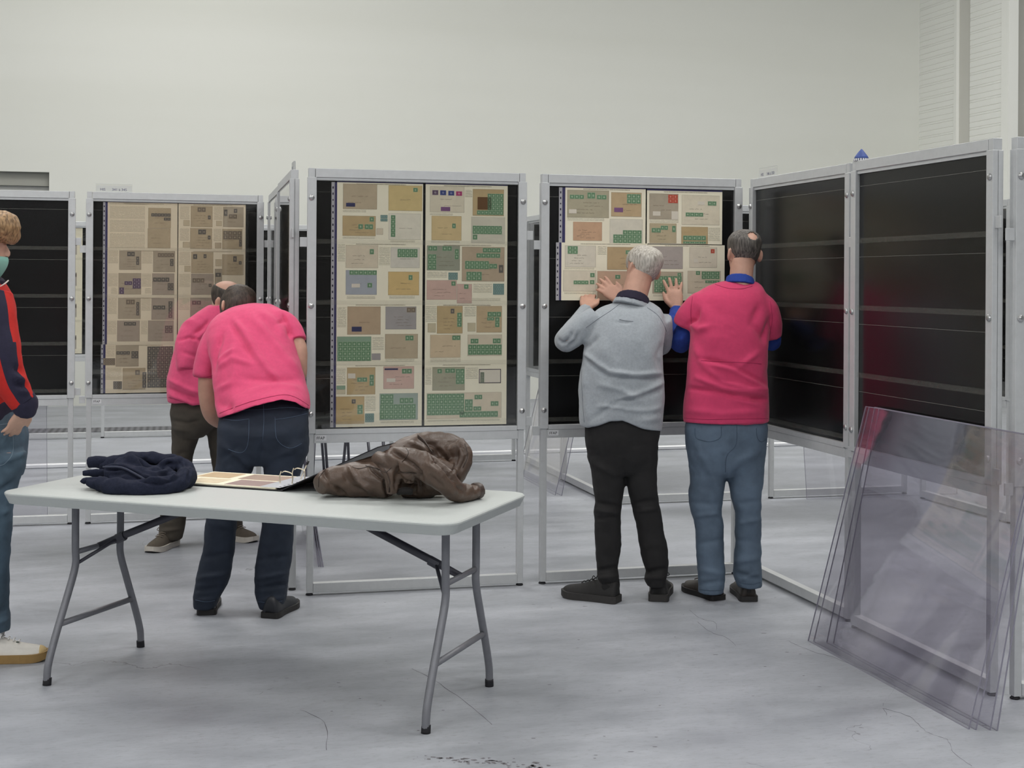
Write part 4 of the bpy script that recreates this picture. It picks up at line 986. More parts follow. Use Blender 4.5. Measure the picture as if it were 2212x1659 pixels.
# ================================================================== PEOPLE
SKIN = mat('skin', (196, 152, 132), 0.55, 0, 0.10, 14, 0.1, 120)
SKIN2 = mat('skin_light', (214, 172, 150), 0.55, 0, 0.08, 14, 0.1, 120)
HR = [(0.000, .026, .070, .022), (0.03, .045, .088, -.008), (0.06, .058, .092, -.040), (0.09, .066, .093, -.074), (0.12, .072, .094, -.092), (0.15, .0765, .095, -.100), (0.18, .0755, .089, -.097), (0.205, .064, .070, -.078), (0.222, .044, .044, -.052), (0.232, .016, .012, -.022)]
class Head:
    """c: centre of the head (ear height), fwd: where the face points, up: crown"""
    def __init__(s, c, fwd, up, k=1.0):
        s.c = Vector(c); s.u = Vector(up).normalized(); f = Vector(fwd); s.f = (f - s.u * f.dot(s.u)).normalized(); s.r = s.f.cross(s.u); s.k = k
    def at(s, x, y, z): return s.c + (s.r * x + s.f * y + s.u * (z - .115)) * s.k
    def rings(s, off=0.0, rows=HR, n=28, k=2, zoff=0.0):
        out = []
        for z, hw, fr, bk in catmull(rows, k):
            out.append(ering(s.at(0, (fr + bk) / 2, z + zoff), s.r * ((hw + off) * s.k), s.f * (((fr - bk) / 2 + off) * s.k), n, 2.15))
        return out
    def build(s, bm):
        loft(bm, s.rings())
        tube(bm, [(*s.at(0, .088, .125), .010 * s.k), (*s.at(0, .104, .098), .013 * s.k), (*s.at(0, .098, .083), .015 * s.k)], n=10)
        for sx in (-1, 1):
            ellipsoid(bm, s.at(sx * .079, -.012, .108), .010 * s.k, .019 * s.k, .032 * s.k, s.r, (s.f - s.r * sx * .35).normalized(), (s.u - s.f * .2).normalized())
            ellipsoid(bm, s.at(sx * .032, .078, .122), .020 * s.k, .012 * s.k, .010 * s.k, s.r, s.f, s.u)
        ellipsoid(bm, s.at(0, .086, .052), .024 * s.k, .012 * s.k, .009 * s.k, s.r, s.f, s.u)
    def face(s, body):
        for sx in (-1, 1):
            bm = bmesh.new(); ellipsoid(bm, s.at(sx * .031, .0785, .114), .012 * s.k, .008 * s.k, .0055 * s.k, s.r, s.f, s.u, 10, 6)
            link_obj('eye', me_from(bm, 'eye', mat('eye_white', (205, 200, 195), 0.3), True), body)
    def hair(s, body, m, keep, off=.008, lump=.004, n=64, k=6, shag=26.0):
        """shell over the skull; keep(x,y,z) says where hair grows"""
        outer = s.rings(off, n=n, k=k, zoff=.004); inner = s.rings(-.004, n=n, k=k)
        bm = bmesh.new(); rows = []
        zs = [r[0] for r in catmull(HR, k)]
        def loc(p):
            d = p - s.c; return d.dot(s.r) / s.k, d.dot(s.f) / s.k, d.dot(s.u) / s.k + .115
        vo = {}; vi = {}
        def gv(i, j):
            if (i, j) not in vo:
                p = outer[i][j]; nrm = (p - inner[i][j])
                nrm = nrm.normalized() if nrm.length > 1e-6 else s.u
                q = Vector((p.x * shag, p.y * shag, p.z * shag * .5))
                vo[(i, j)] = bm.verts.new(p + nrm * lump * (mnoise.noise(q) + .6 * mnoise.noise(q * 2.7)))
                vi[(i, j)] = bm.verts.new(inner[i][j])
            return vo[(i, j)], vi[(i, j)]
        kept = {}
        for i in range(len(outer) - 1):
            for j in range(n):
                a = (outer[i][j] + outer[i + 1][(j + 1) % n]) / 2
                kept[(i, j)] = keep(*loc(a))
        for (i, j), kp in kept.items():
            if not kp: continue
            j2 = (j + 1) % n
            A, B, Cc, D = gv(i, j), gv(i, j2), gv(i + 1, j2), gv(i + 1, j)
            bm.faces.new((A[0], B[0], Cc[0], D[0])); bm.faces.new((D[1], Cc[1], B[1], A[1]))
            for di, dj, p, q in ((0, -1, D, A), (0, 1, B, Cc), (-1, 0, A, B), (1, 0, Cc, D)):
                if not kept.get((i + di, (j + dj) % n), False): bm.faces.new((p[0], p[1], q[1], q[0]) if True else ())
        top = len(outer) - 1
        ring = [vo[(top, j)] for j in range(n) if (top, j) in vo]
        if len(ring) == n: bm.faces.new(ring)
        return link_obj('hair', me_from(bm, 'hair', m, True), body)
def hair_mat(name, c1, c2, scale=(160, 160, 22)):
    t = NT(name); tc = t.node('ShaderNodeTexCoord'); mp = t.node('ShaderNodeMapping'); mp.inputs['Scale'].default_value = scale
    t.link(tc.outputs['Object'], mp.inputs[0])
    nz = t.node('ShaderNodeTexNoise', i_Scale=1.0, i_Detail=4.0); t.link(mp.outputs[0], nz.inputs['Vector'])
    r = t.node('ShaderNodeMapRange', i_1=.34, i_2=.66); t.link(nz.outputs[0], r.inputs[0])
    t.link(t.mix(r.outputs[0], lin(c1), lin(c2)), t.b.inputs['Base Color']); t.b.inputs['Roughness'].default_value = .55
    bp = t.node('ShaderNodeBump', i_Strength=.7, i_Distance=.003); t.link(nz.outputs[0], bp.inputs['Height']); t.link(bp.outputs[0], t.b.inputs['Normal'])
    return t.m
def hand(bm, wrist, d, nrm, thumb, k=1.0, spread=0.16, curl=0.25, curls=None):
    """wrist point, d: towards the fingertips, nrm: out of the back of the hand, thumb: side of the thumb"""
    d = d.normalized(); nrm = (nrm - d * nrm.dot(d)).normalized(); th = (thumb - d * thumb.dot(d) - nrm * thumb.dot(nrm)).normalized()
    tube(bm, [(*(wrist - d * .03 * k), .026 * k, .020 * k), (*wrist, .028 * k, .019 * k), (*(wrist + d * .035 * k), .038 * k, .017 * k), (*(wrist + d * .075 * k), .042 * k, .0145 * k), (*(wrist + d * .096 * k), .038 * k, .011 * k)], ref=th, n=16, p=2.6)
    for i, (off, L, r) in enumerate(((.030, .074, .0086), (.010, .084, .0090), (-.011, .078, .0085), (-.030, .060, .0076))):
        a = (1.0, .33, -.33, -1.0)[i] * spread
        dd = (d * math.cos(a) + th * math.sin(a)).normalized()
        p = wrist + d * .086 * k + th * off * k; pts = [(*(p - d * .02 * k), r * k * 1.05)]; c0 = (curls[i] if curls else curl)
        cur = 0.0
        for seg, fr in enumerate((.46, .30, .24)):
            q = p + (dd * math.cos(cur) - nrm * math.sin(cur)) * L * fr * k
            pts.append((*p, r * k * (1.06 if seg else 1.0))); p = q; cur += c0
        pts.append((*p, r * k * .72)); pts.append((*(p + (dd * math.cos(cur) - nrm * math.sin(cur)) * .004), r * k * .4))
        tube(bm, pts, n=10, ref=th, k=3)
    a = .75; td = (d * math.cos(a) + th * math.sin(a)).normalized(); p = wrist + d * .022 * k + th * .028 * k
    tube(bm, [(*(p - td * .012), .014 * k), (*p, .0145 * k), (*(p + td * .032 * k), .0115 * k), (*(p + (td * .85 + d * .5).normalized() * .058 * k), .0098 * k), (*(p + (td * .75 + d * .62).normalized() * .078 * k), .006 * k)], n=10, k=3)
def shoe(body, heel, yaw, L, m, sm, wid=.098, hgt=.085, tilt=0.0, sole_h=.026, name='shoe', lace=None, toe=None):
    """heel: ground point under the heel; yaw: direction of the toe"""
    d = Vector((math.cos(yaw), math.sin(yaw), math.sin(tilt))).normalized(); s = Vector((-math.sin(yaw), math.cos(yaw), 0)); up = s.cross(d) * -1.0
    if up.z < 0: up = -up
    prof = [(0.00, .60, .80), (.03, .78, .98), (.12, .84, 1.05), (.25, .80, 1.0), (.38, .80, .92), (.5, .86, .78), (.62, .95, .64), (.75, 1.0, .54), (.88, .88, .46), (.96, .62, .38), (1.0, .34, .28)]
    bm = bmesh.new(); rings = []
    for t, w_, h_ in catmull(prof, 3):
        c = heel + d * (t * L); hw = w_ * wid / 2; hh = h_ * hgt
        r = []
        for i in range(18):
            a = 2 * PI * i / 18; x = math.cos(a); y = math.sin(a)
            x = math.copysign(abs(x) ** .75, x)
            r.append(c + s * (x * hw * (1.0 if y < .2 else 1 - .25 * y)) + up * (sole_h * .6 + (hh * max(y, 0) ** .85 if y > 0 else sole_h * .35 * y)))
        rings.append(r)
    loft(bm, rings); me = me_from(bm, name, m, True); o = link_obj(name, me, body)
    bm = bmesh.new(); outl = []
    for t, w_, h_ in catmull(prof, 3):
        c = heel + d * (t * (L + .012) - .006); hw = (w_ * wid / 2 + .005)
        lift = .012 * max(0, (t - .8) / .2) ** 2
        outl.append([c + s * hw + up * (.001 + lift), c + s * hw + up * (sole_h + lift * .6), c - s * hw + up * (sole_h + lift * .6), c - s * hw + up * (.001 + lift)])
    loft(bm, outl); bmesh.ops.recalc_face_normals(bm, faces=bm.faces)
    link_obj('sole', me_from(bm, 'sole', sm, False), o)
    if lace:
        for i in range(4):
            t = .42 + i * .07; c = heel + d * (t * L) + up * (hgt * (.90 - i * .075) + sole_h * .6)
            b = bmesh.new(); tube(b, [(*(c + s * .022), .0028), (*(c + up * .004), .0028), (*(c - s * .022), .0028)], n=6, k=2); link_obj('lace', me_from(b, 'lace', lace, True), o)
        c = heel + d * (.40 * L) + up * (hgt * .98 + sole_h * .5)
        for sg in (-1, 1):
            b = bmesh.new(); tube(b, [(*c, .0022), (*(c + s * sg * .03 + up * .018), .0022), (*(c + s * sg * .045 + up * .002), .0022), (*(c + s * sg * .02 - up * .004), .0022)], n=6, k=4); link_obj('lace', me_from(b, 'lace', lace, True), o)
    if toe:
        bm = bmesh.new(); rr = rings[-6:]
        loft(bm, [[p + (p - sum(r, Vector()) / len(r)).normalized() * .0015 for p in r] for r in rr]); link_obj('toe_cap', me_from(bm, 'toe_cap', toe, True), o)
    return o
def person(name_label, bm, skin, vox=0.007, extra=None):
    me = remesh(bm, vox, 2); me.name = 'person'; me.materials.append(skin)
    me.polygons.foreach_set('use_smooth', [True] * len(me.polygons))
    return tag(link_obj('person', me), name_label, 'person')
def shrink(rows, k, tk=.8):
    return [((a + b) / 2 - (b - a) / 2 * k, (a + b) / 2 + (b - a) / 2 * k, y, Y, th * tk) for a, b, y, Y, th in rows]
def stitch(parent, pts, m, wd=.0016, name='stitching', n=6):
    bm = bmesh.new(); ptube(bm, [(x, y, Y, wd) for x, y, Y in pts], n=n, k=3); return link_obj(name, me_from(bm, name, m, True), parent)
def on_surface(obj, pts, m, wd=.0016, name='seam', lift=.001, k=6):
    """lay a thin raised line on a garment: pts in photo pixels, dropped onto the mesh"""
    from mathutils.bvhtree import BVHTree
    me = obj.data
    if 'bvh' not in SURF.get(obj.name, {}): SURF[obj.name] = {'bvh': BVHTree.FromPolygons([v.co for v in me.vertices], [p.vertices for p in me.polygons])}
    tree = SURF[obj.name]['bvh']; o = Vector((0, 0, CAM_H)); out = []
    for x, y in catmull(pts, k):
        d = (P(x, y, 5.0) - o).normalized(); hit = tree.ray_cast(o, d)
        if hit[0] is not None: out.append((*(hit[0] - d * lift), wd))
    if len(out) > 2:
        bm = bmesh.new(); tube(bm, out, n=6, k=1); return link_obj(name, me_from(bm, name, m, True), obj)
SURF = {}

PINK = mat('pink_cotton', (222, 78, 122), 0.9, 0, 0.05, 60, 0.15, 700, sheen=.15)
PINK_SHADED = mat('pink_cotton_shaded', (206, 60, 104), 0.9, 0, 0.05, 60, 0.15, 700, sheen=.15)  # same pink cotton, colour darkened for the shade this wearer stands in
PINKD = mat('pink_seam', (176, 50, 92), 0.9)

# ------------------------------------------------ man in pink, standing on the right
YT = 6.86
tors = [(1484, 1656, 925, YT, .25), (1477, 1661, 912, YT, .27), (1477, 1661, 880, YT, .27), (1479, 1660, 846, YT, .265), (1484, 1657, 800, YT, .26), (1490, 1659, 745, YT, .25), (1492, 1662, 700, YT + .01, .24), (1494, 1664, 664, YT + .02, .22), (1503, 1658, 637, YT + .03, .19), (1530, 1648, 616, YT + .05, .15), (1566, 1632, 607, YT + .07, .125)]
legL = [(1484, 1572, 975, YT, .20), (1489, 1569, 1010, YT, .19), (1490, 1566, 1045, YT, .18), (1488, 1562, 1072, YT, .17), (1492, 1559, 1102, YT, .16), (1501, 1562, 1135, YT, .15), (1505, 1565, 1200, YT, .145), (1508, 1565, 1250, YT, .145), (1510, 1564, 1281, YT, .145)]
legR = [(1566, 1654, 975, YT, .20), (1568, 1650, 1010, YT, .19), (1573, 1647, 1045, YT, .18), (1579, 1644, 1072, YT, .17), (1586, 1644, 1102, YT, .16), (1589, 1644, 1135, YT, .15), (1587, 1644, 1200, YT, .145), (1584, 1645, 1240, YT, .15), (1592, 1645, 1266, YT, .145)]
pel = [(1486, 1654, 898, YT, .22), (1480, 1659, 925, YT, .24), (1480, 1658, 950, YT, .25), (1485, 1653, 985, YT, .24), (1489, 1650, 1015, YT, .21), (1500, 1640, 1028, YT, .16)]
bm = bmesh.new()
silh(bm, shrink(tors[1:], .82, .72)); silh(bm, shrink(pel, .70, .62)); silh(bm, shrink(legL, .60, .62)); silh(bm, shrink(legR, .60, .62))
hp = Head(P(1607, 549, YT + .08), (-.18, 1, -.12), (.03, .06, 1), 1.0); hp.build(bm)
tube(bm, [(*P(1600, 625, YT + .03), .060), (*P(1601, 598, YT + .045), .057), (*P(1604, 565, YT + .06), .058)], n=18)
sh = P(1520, 654, YT + .03); el = P(1470, 738, YT + .16); wr = P(1462, 668, 7.265)
tube(bm, [(*sh, .045), (*((sh + el) / 2), .044), (*el, .040), (*((el + wr) / 2), .038), (*wr, .027)], n=14)
hand(bm, wr + Vector((0, .012, .004)), P(1454, 606, 7.325) - wr, Vector((.12, -1, .25)), Vector((-1, 0, .12)), 1.02, spread=.26, curls=(.06, .05, .05, .10))
sh2 = P(1640, 658, YT + .03); el2 = P(1668, 738, YT + .12); wr2 = P(1610, 700, 7.25)
tube(bm, [(*sh2, .045), (*((sh2 + el2) / 2), .043), (*el2, .040), (*((el2 + wr2) / 2), .037), (*wr2, .027)], n=14)
hand(bm, wr2, Vector((-.5, .5, .6)), Vector((.6, -.6, .2)), Vector((-.4, 0, 1)), 1.0, curl=.35)
for leg, fx in ((legL, 1532), (legR, 1618)):
    a = P(fx, 1270, YT); tube(bm, [(a.x, YT, .18, .036), (a.x, YT + .03, .09, .026), (a.x, YT + .08, .05, .018)], n=10)
p1 = person('man in a pink T-shirt over a blue top, standing with one hand on the pages', bm, SKIN, .0052)
hp.face(p1)
hp.hair(p1, hair_mat('dark_grey_hair', (52, 48, 45), (112, 106, 100)), lambda x, y, z: (z > .042 + .010 * mnoise.noise(Vector((x * 60, y * 60, 1))) + max(0, y + .06) * .75 + (.05 if abs(x) > .06 and -.045 < y < .03 else 0)) and (z < .165 + max(0, y) * .55 or y < .05) and not ((x - .014) ** 2 / .026 ** 2 + (z - .200) ** 2 / .022 ** 2 < 1 + .5 * mnoise.noise(Vector((x * 90, z * 90, 3))) and y < .0), .003, .0025, n=120, k=10)
bm = bmesh.new(); silh(bm, tors[1:]); 
tube(bm, [(*P(1545, 650, YT + .03), .060), (*P(1516, 660, YT + .03), .072), (*P(1496, 680, YT + .04), .070), (*P(1484, 698, YT + .06), .066), (*P(1480, 706, YT + .065), .064)], n=18)
tube(bm, [(*P(1625, 650, YT + .03), .060), (*P(1650, 664, YT + .03), .066), (*P(1662, 690, YT + .04), .060), (*P(1667, 716, YT + .06), .052), (*P(1668, 728, YT + .07), .049)], n=18)
tf = [([(1491, 697), (1510, 712), (1530, 705)], 7, .010), ([(1487, 700), (1505, 690), (1512, 670)], 5, -.010), ([(1517, 781), (1590, 800), (1652, 838)], 6, .009), ([(1512, 775), (1580, 790), (1650, 828)], 5, -.009), ([(1505, 815), (1560, 838), (1655, 850)], 6, .010), ([(1484, 838), (1555, 848), (1610, 862), (1660, 862)], 5, -.010),
      ([(1560, 826), (1620, 838), (1660, 842)], 4, .008), ([(1500, 745), (1520, 790), (1560, 820)], 8, .008), ([(1655, 735), (1625, 700), (1640, 660)], 8, -.008), ([(1480, 885), (1560, 895), (1655, 888)], 8, .006), ([(1505, 640), (1530, 700), (1535, 760)], 14, .006), ([(1640, 760), (1600, 790)], 6, .006), ([(1590, 860), (1650, 880)], 6, .007), ([(1662, 690), (1650, 735)], 6, -.010)]
sh1 = soft('t_shirt', bm, PINK_SHADED, p1, .008, 8, folds=tf, amp=.006, scale=7, fine=.0008)
for seg in ([(1478, 903), (1530, 906), (1590, 905), (1659, 904)], [(1463, 712), (1476, 718), (1490, 719)], [(1514, 779), (1560, 781), (1610, 783), (1645, 786)], [(1545, 614), (1570, 622), (1600, 624), (1625, 618)], [(1496, 640), (1492, 672), (1494, 700)], [(1664, 650), (1668, 690), (1662, 724)]):
    on_surface(sh1, seg, PINKD, .0014)
BLUEC = mat('royal_blue_knit', (38, 66, 150), 0.9, 0, 0.08, 80, 0.2, 600)
bm = bmesh.new(); tube(bm, [(*P(1598, 616, YT + .035), .074, .072), (*P(1598.5, 607, YT + .04), .070, .068), (*P(1599, 601, YT + .045), .067, .066)], n=24, k=3)
soft('blue_collar', bm, BLUEC, p1, .006, 1)
bm = bmesh.new(); tube(bm, [(*(sh * .5 + el * .5), .052), (*P(1475, 726, YT + .11), .052), (*(el + Vector((0, .01, -.005))), .052), (*P(1464, 715, YT + .24), .048), (*P(1460, 690, 7.18), .042), (*P(1462, 672, 7.25), .037)], n=16, ref=Vector((1, 0, 0)))
bs = soft('blue_sleeve', bm, BLUEC, p1, .006, 2, folds=[([(1466, 735), (1480, 725)], 5, .008), ([(1455, 700), (1470, 710)], 5, -.006), ([(1453, 680), (1472, 684)], 3, -.005)], amp=.004, scale=18)
bm = bmesh.new(); tube(bm, [(*(sh2 * .4 + el2 * .6), .046), (*el2, .047), (*((el2 + wr2) / 2), .042), (*wr2, .034)], n=16); soft('blue_sleeve', bm, BLUEC, p1, .007, 2, amp=.003, scale=18)
JEANS = mat('mid_blue_denim', (88, 104, 122), 0.85, 0, 0.26, 5, 0.35, 600)
bm = bmesh.new(); silh(bm, pel); silh(bm, legL); silh(bm, legR)
jf = [([(1500, 950), (1545, 1040), (1560, 1075)], 9, .007), ([(1566, 985), (1566, 1050)], 5, -.006), ([(1590, 1000), (1640, 975)], 10, .008), ([(1575, 1050), (1600, 1010)], 9, -.008), ([(1492, 1085), (1555, 1090)], 6, -.007), ([(1500, 1115), (1558, 1108)], 5, .006), ([(1595, 1090), (1640, 1082)], 6, -.006), ([(1592, 1130), (1642, 1122)], 5, .006), ([(1588, 1165), (1640, 1172)], 6, -.005), ([(1506, 1175), (1562, 1165)], 6, -.005), ([(1588, 1215), (1640, 1205)], 6, .007), ([(1586, 1238), (1640, 1250)], 5, -.009), ([(1505, 1230), (1560, 1240)], 6, .005), ([(1512, 1262), (1562, 1255)], 4, -.006), ([(1600, 1252), (1640, 1238)], 4, .007)]
j1 = soft('jeans', bm, JEANS, p1, .008, 3, folds=jf, amp=.0055, scale=9, stretch=(1, 1, 1.5), fine=.0012)
ST = mat('denim_seam', (70, 85, 102), 0.9)
for seg in ([(1501, 925), (1503, 945), (1520, 952), (1536, 954), (1556, 945), (1558, 922)], [(1634, 925), (1636, 945), (1645, 955), (1656, 948)], [(1591, 915), (1590, 960), (1570, 985), (1567, 1020)], [(1511, 1273), (1540, 1276), (1563, 1273)], [(1597, 1258), (1620, 1262), (1643, 1258)]):
    on_surface(j1, seg, ST, .0013)
DKSH = mat('dark_leather_shoe', (54, 48, 44), 0.5, 0, 0.15, 30); DKSO = mat('dark_rubber_sole', (38, 36, 36), 0.7)
h_ = PZ(1548, 1297, 0); shoe(p1, h_ + Vector((.01, 0, 0)), math.radians(118), .27, DKSH, DKSO, lace=mat('brown_lace', (84, 76, 68), 0.8))
h_ = PZ(1618, 1300, 0); o = shoe(p1, h_, math.radians(92), .27, DKSH, DKSO)
bm = bmesh.new(); tube(bm, [(*(h_ + Vector((0, -.004, .045))), .010, .004), (*(h_ + Vector((0, -.002, .085))), .009, .004), (*(h_ + Vector((0, .002, .108))), .007, .003)], n=10, k=2); link_obj('pull_tab', me_from(bm, 'pull_tab', DKSO, True), o)
# ring on his finger
bm = bmesh.new(); a = P(1448, 637, 7.318); d = (P(1446, 606, 7.33) - wr).normalized()
tube(bm, [(*(a - d * .003), .0105), (*(a + d * .003), .0105)], n=14, k=1); link_obj('ring', me_from(bm, 'ring', mat('gold', (214, 180, 110), .25, .9), True), p1)

# ------------------------------------------------ grey-haired man in the grey pullover
YG = 6.85
tors = [(1262, 1424, 938, YG, .25), (1253, 1430, 920, YG, .27), (1250, 1434, 880, YG, .27), (1250, 1436, 845, YG, .265), (1254, 1433, 800, YG, .26), (1260, 1431, 760, YG, .25), (1268, 1436, 725, YG + .01, .24), (1274, 1437, 695, YG + .03, .22), (1288, 1430, 672, YG + .05, .18), (1316, 1414, 657, YG + .07, .14), (1336, 1400, 650, YG + .08, .11)]
legL = [(1268, 1352, 985, YG, .19), (1276, 1351, 1022, YG, .18), (1281, 1348, 1055, YG, .17), (1285, 1344, 1085, YG, .16), (1283, 1341, 1120, YG, .15), (1285, 1342, 1180, YG, .14), (1289, 1334, 1225, YG, .135), (1291, 1338, 1250, YG, .15), (1292, 1338, 1272, YG, .145)]
legR = [(1342, 1420, 985, YG, .19), (1351, 1418, 1022, YG, .18), (1356, 1419, 1055, YG, .17), (1363, 1423, 1085, YG, .16), (1371, 1430, 1120, YG, .15), (1383, 1443, 1195, YG, .14), (1394, 1442, 1230, YG, .135), (1391, 1440, 1250, YG, .145), (1398, 1439, 1266, YG, .14)]
pel = [(1268, 1424, 890, YG, .22), (1263, 1427, 920, YG, .24), (1264, 1424, 950, YG, .25), (1270, 1421, 985, YG, .23), (1276, 1419, 1012, YG, .20), (1290, 1408, 1026, YG, .15)]
bm = bmesh.new()
silh(bm, shrink(tors[1:], .82, .72)); silh(bm, shrink(pel, .70, .62)); silh(bm, shrink(legL, .60, .62)); silh(bm, shrink(legR, .60, .62))
hg = Head(P(1389, 583, YG + .13), (-.52, 1, -.22), (.16, .12, 1), 1.0); hg.build(bm)
tube(bm, [(*P(1366, 660, YG + .06), .068), (*P(1371, 636, YG + .08), .064), (*P(1379, 608, YG + .10), .064), (*P(1384, 590, YG + .11), .060)], n=18)
sh = P(1284, 690, YG + .03); el = P(1226, 736, YG + .04); wr = P(1268, 666, 7.12)
tube(bm, [(*sh, .052), (*((sh + el) / 2), .046), (*el, .041), (*((el + wr) / 2), .036), (*wr, .026)], n=14)
hand(bm, wr, Vector((.05, .55, .32)), Vector((-.1, -.45, 1)), Vector((1, .1, 0)), .98, spread=.10, curls=(.5, .5, .5, .5))
sh2 = P(1414, 692, YG + .04); el2 = P(1424, 752, YG + .22); wr2 = P(1340, 648, 7.16)
tube(bm, [(*sh2, .042), (*((sh2 + el2) / 2), .038), (*el2, .036), (*((el2 + wr2) / 2), .034), (*wr2, .026)], n=14)
hand(bm, wr2, P(1303, 616, 7.215) - wr2, Vector((.1, -1, .2)), Vector((.35, 0, 1)), .98, spread=.16, curls=(.05, .05, .1, .3))
for fx in (1316, 1420):
    a = P(fx, 1270, YG); tube(bm, [(a.x, YG, .18, .036), (a.x, YG + .03, .09, .026), (a.x, YG + .08, .05, .018)], n=10)
p2 = person('grey-haired man in a light grey pullover and black trousers, reaching to the pages', bm, SKIN, .0052)
hg.face(p2)
hg.hair(p2, hair_mat('silver_hair', (150, 143, 132), (212, 206, 196)), lambda x, y, z: (z > .050 + .010 * mnoise.noise(Vector((x * 60, y * 60, 1))) + max(0, y + .06) * .72 + (.05 if abs(x) > .06 and -.045 < y < .03 else 0)) and (z < .17 + max(0, y) * .3 or y < .05), .006, .0035)
GREYK = mat('grey_knit', (160, 166, 172), 0.95, 0, 0.10, 90, 0.35, 450, sheen=.2)
bm = bmesh.new(); silh(bm, tors[1:])
tube(bm, [(*P(1290, 690, YG + .03), .066), (*P(1262, 706, YG + .02), .064), (*P(1234, 728, YG + .02), .058), (*P(1222, 736, YG + .06), .055), (*P(1234, 718, 6.96), .052), (*P(1252, 692, 7.05), .046), (*P(1268, 668, 7.115), .037)], n=18)
tube(bm, [(*P(1424, 688, YG + .05), .062), (*P(1426, 715, YG + .09), .060), (*P(1424, 748, YG + .21), .056), (*P(1384, 702, 7.11), .050), (*P(1350, 660, 7.15), .040)], n=18)
sf = [([(1262, 764), (1285, 782), (1315, 803), (1370, 810), (1432, 806)], 5, .011), ([(1262, 772), (1290, 795), (1318, 813), (1372, 819), (1430, 815)], 5, -.012), ([(1296, 830), (1340, 842), (1380, 864)], 7, .009), ([(1340, 864), (1395, 845), (1434, 826)], 6, .009), ([(1332, 872), (1390, 856), (1434, 838)], 5, -.009), ([(1296, 880), (1325, 888), (1356, 893)], 5, .007), ([(1356, 892), (1400, 885), (1428, 875)], 5, .007), ([(1258, 752), (1275, 742), (1290, 728)], 5, -.010),
      ([(1215, 742), (1232, 728), (1236, 716)], 4, -.010), ([(1228, 750), (1245, 735), (1250, 720)], 4, -.010), ([(1206, 732), (1214, 742), (1222, 738)], 3, -.009), ([(1436, 740), (1420, 770), (1428, 795)], 7, -.007), ([(1262, 800), (1264, 850), (1270, 905)], 6, .006), ([(1330, 695), (1360, 697)], 3, -.003), ([(1282, 905), (1330, 880)], 7, -.007), ([(1380, 910), (1425, 895)], 7, .007), ([(1300, 740), (1310, 780)], 12, .005), ([(1400, 745), (1405, 790)], 12, .005)]
sw = soft('pullover', bm, GREYK, p2, .008, 6, folds=sf, amp=.006, scale=7, fine=.001)
# lifted, slanting hem: pull the lower edge up in the middle and down at the right
co = get_co(sw.data); px, py = proj_np(co)
hem = np.interp(px, [1250, 1270, 1293, 1318, 1345, 1385, 1430], [921, 920, 915, 906, 905, 919, 932])
d = np.clip((py - 850) / 70, 0, 1); npy = np.minimum(py, 900) + np.clip(py - 900, 0, 40) * 0.0
tgt = 850 + (py - 850) * (hem - 850) / 70.0
co[:, 2] -= (np.where(py > 850, tgt - py, 0)) * co[:, 1] / F_PX
set_co(sw.data, co)
SEAM = mat('grey_seam', (120, 125, 132), 0.9)
for seg in ([(1338, 657), (1318, 672), (1290, 690), (1266, 708)], [(1398, 664), (1420, 680), (1432, 698), (1440, 716)], [(1338, 690), (1352, 693), (1368, 694)], [(1259, 756), (1256, 800), (1258, 860), (1262, 912)]):
    on_surface(sw, seg, SEAM, .0013)
bm = bmesh.new(); tube(bm, [(*P(1363, 664, YG + .055), .096, .086), (*P(1365, 656, YG + .06), .090, .081), (*P(1366, 651, YG + .065), .086, .078)], n=24, k=3); soft('collar', bm, GREYK, p2, .006, 1)
bm = bmesh.new(); tube(bm, [(*P(1365, 656, YG + .055), .088, .080), (*P(1367, 647, YG + .062), .083, .076), (*P(1368, 642, YG + .068), .080, .073)], n=24, k=3); soft('polo_collar', bm, mat('dark_navy_cotton', (34, 28, 48), .9), p2, .006, 1)
BLKT = mat('black_twill', (28, 27, 28), .9, 0, .15, 20, .2, 600)
bm = bmesh.new(); silh(bm, pel); silh(bm, legL); silh(bm, legR)
bf = [([(1350, 980), (1351, 1050)], 5, -.006), ([(1287, 1085), (1340, 1095)], 4, -.008), ([(1284, 1102), (1340, 1108)], 4, .008), ([(1286, 1122), (1338, 1116)], 4, -.007), ([(1365, 1088), (1420, 1080)], 4, -.008), ([(1370, 1105), (1426, 1098)], 4, .007), ([(1290, 1232), (1330, 1226)], 4, -.010), ([(1292, 1250), (1336, 1244)], 5, .010), ([(1294, 1262), (1336, 1262)], 3, -.008), ([(1393, 1236), (1440, 1228)], 4, -.010), ([(1392, 1250), (1438, 1246)], 5, .010), ([(1280, 1000), (1340, 1030)], 8, .007)]
soft('trousers', bm, BLKT, p2, .008, 3, folds=bf, amp=.005, scale=9, stretch=(1, 1, 1.5), fine=.0012)
BKS = mat('black_trainer', (32, 31, 31), .75, 0, .15, 40, .3, 400); BKSO = mat('black_trainer_sole', (50, 48, 47), .7, 0, .1, 60)
BLACE = mat('black_lace', (36, 35, 36), .8)
h_ = PZ(1334, 1302, 0); shoe(p2, h_, math.radians(152), .285, BKS, BKSO, wid=.105, hgt=.09, sole_h=.034, lace=BLACE)
h_ = PZ(1422, 1300, 0); shoe(p2, h_, math.radians(80), .285, BKS, BKSO, wid=.108, hgt=.09, sole_h=.036, lace=BLACE)

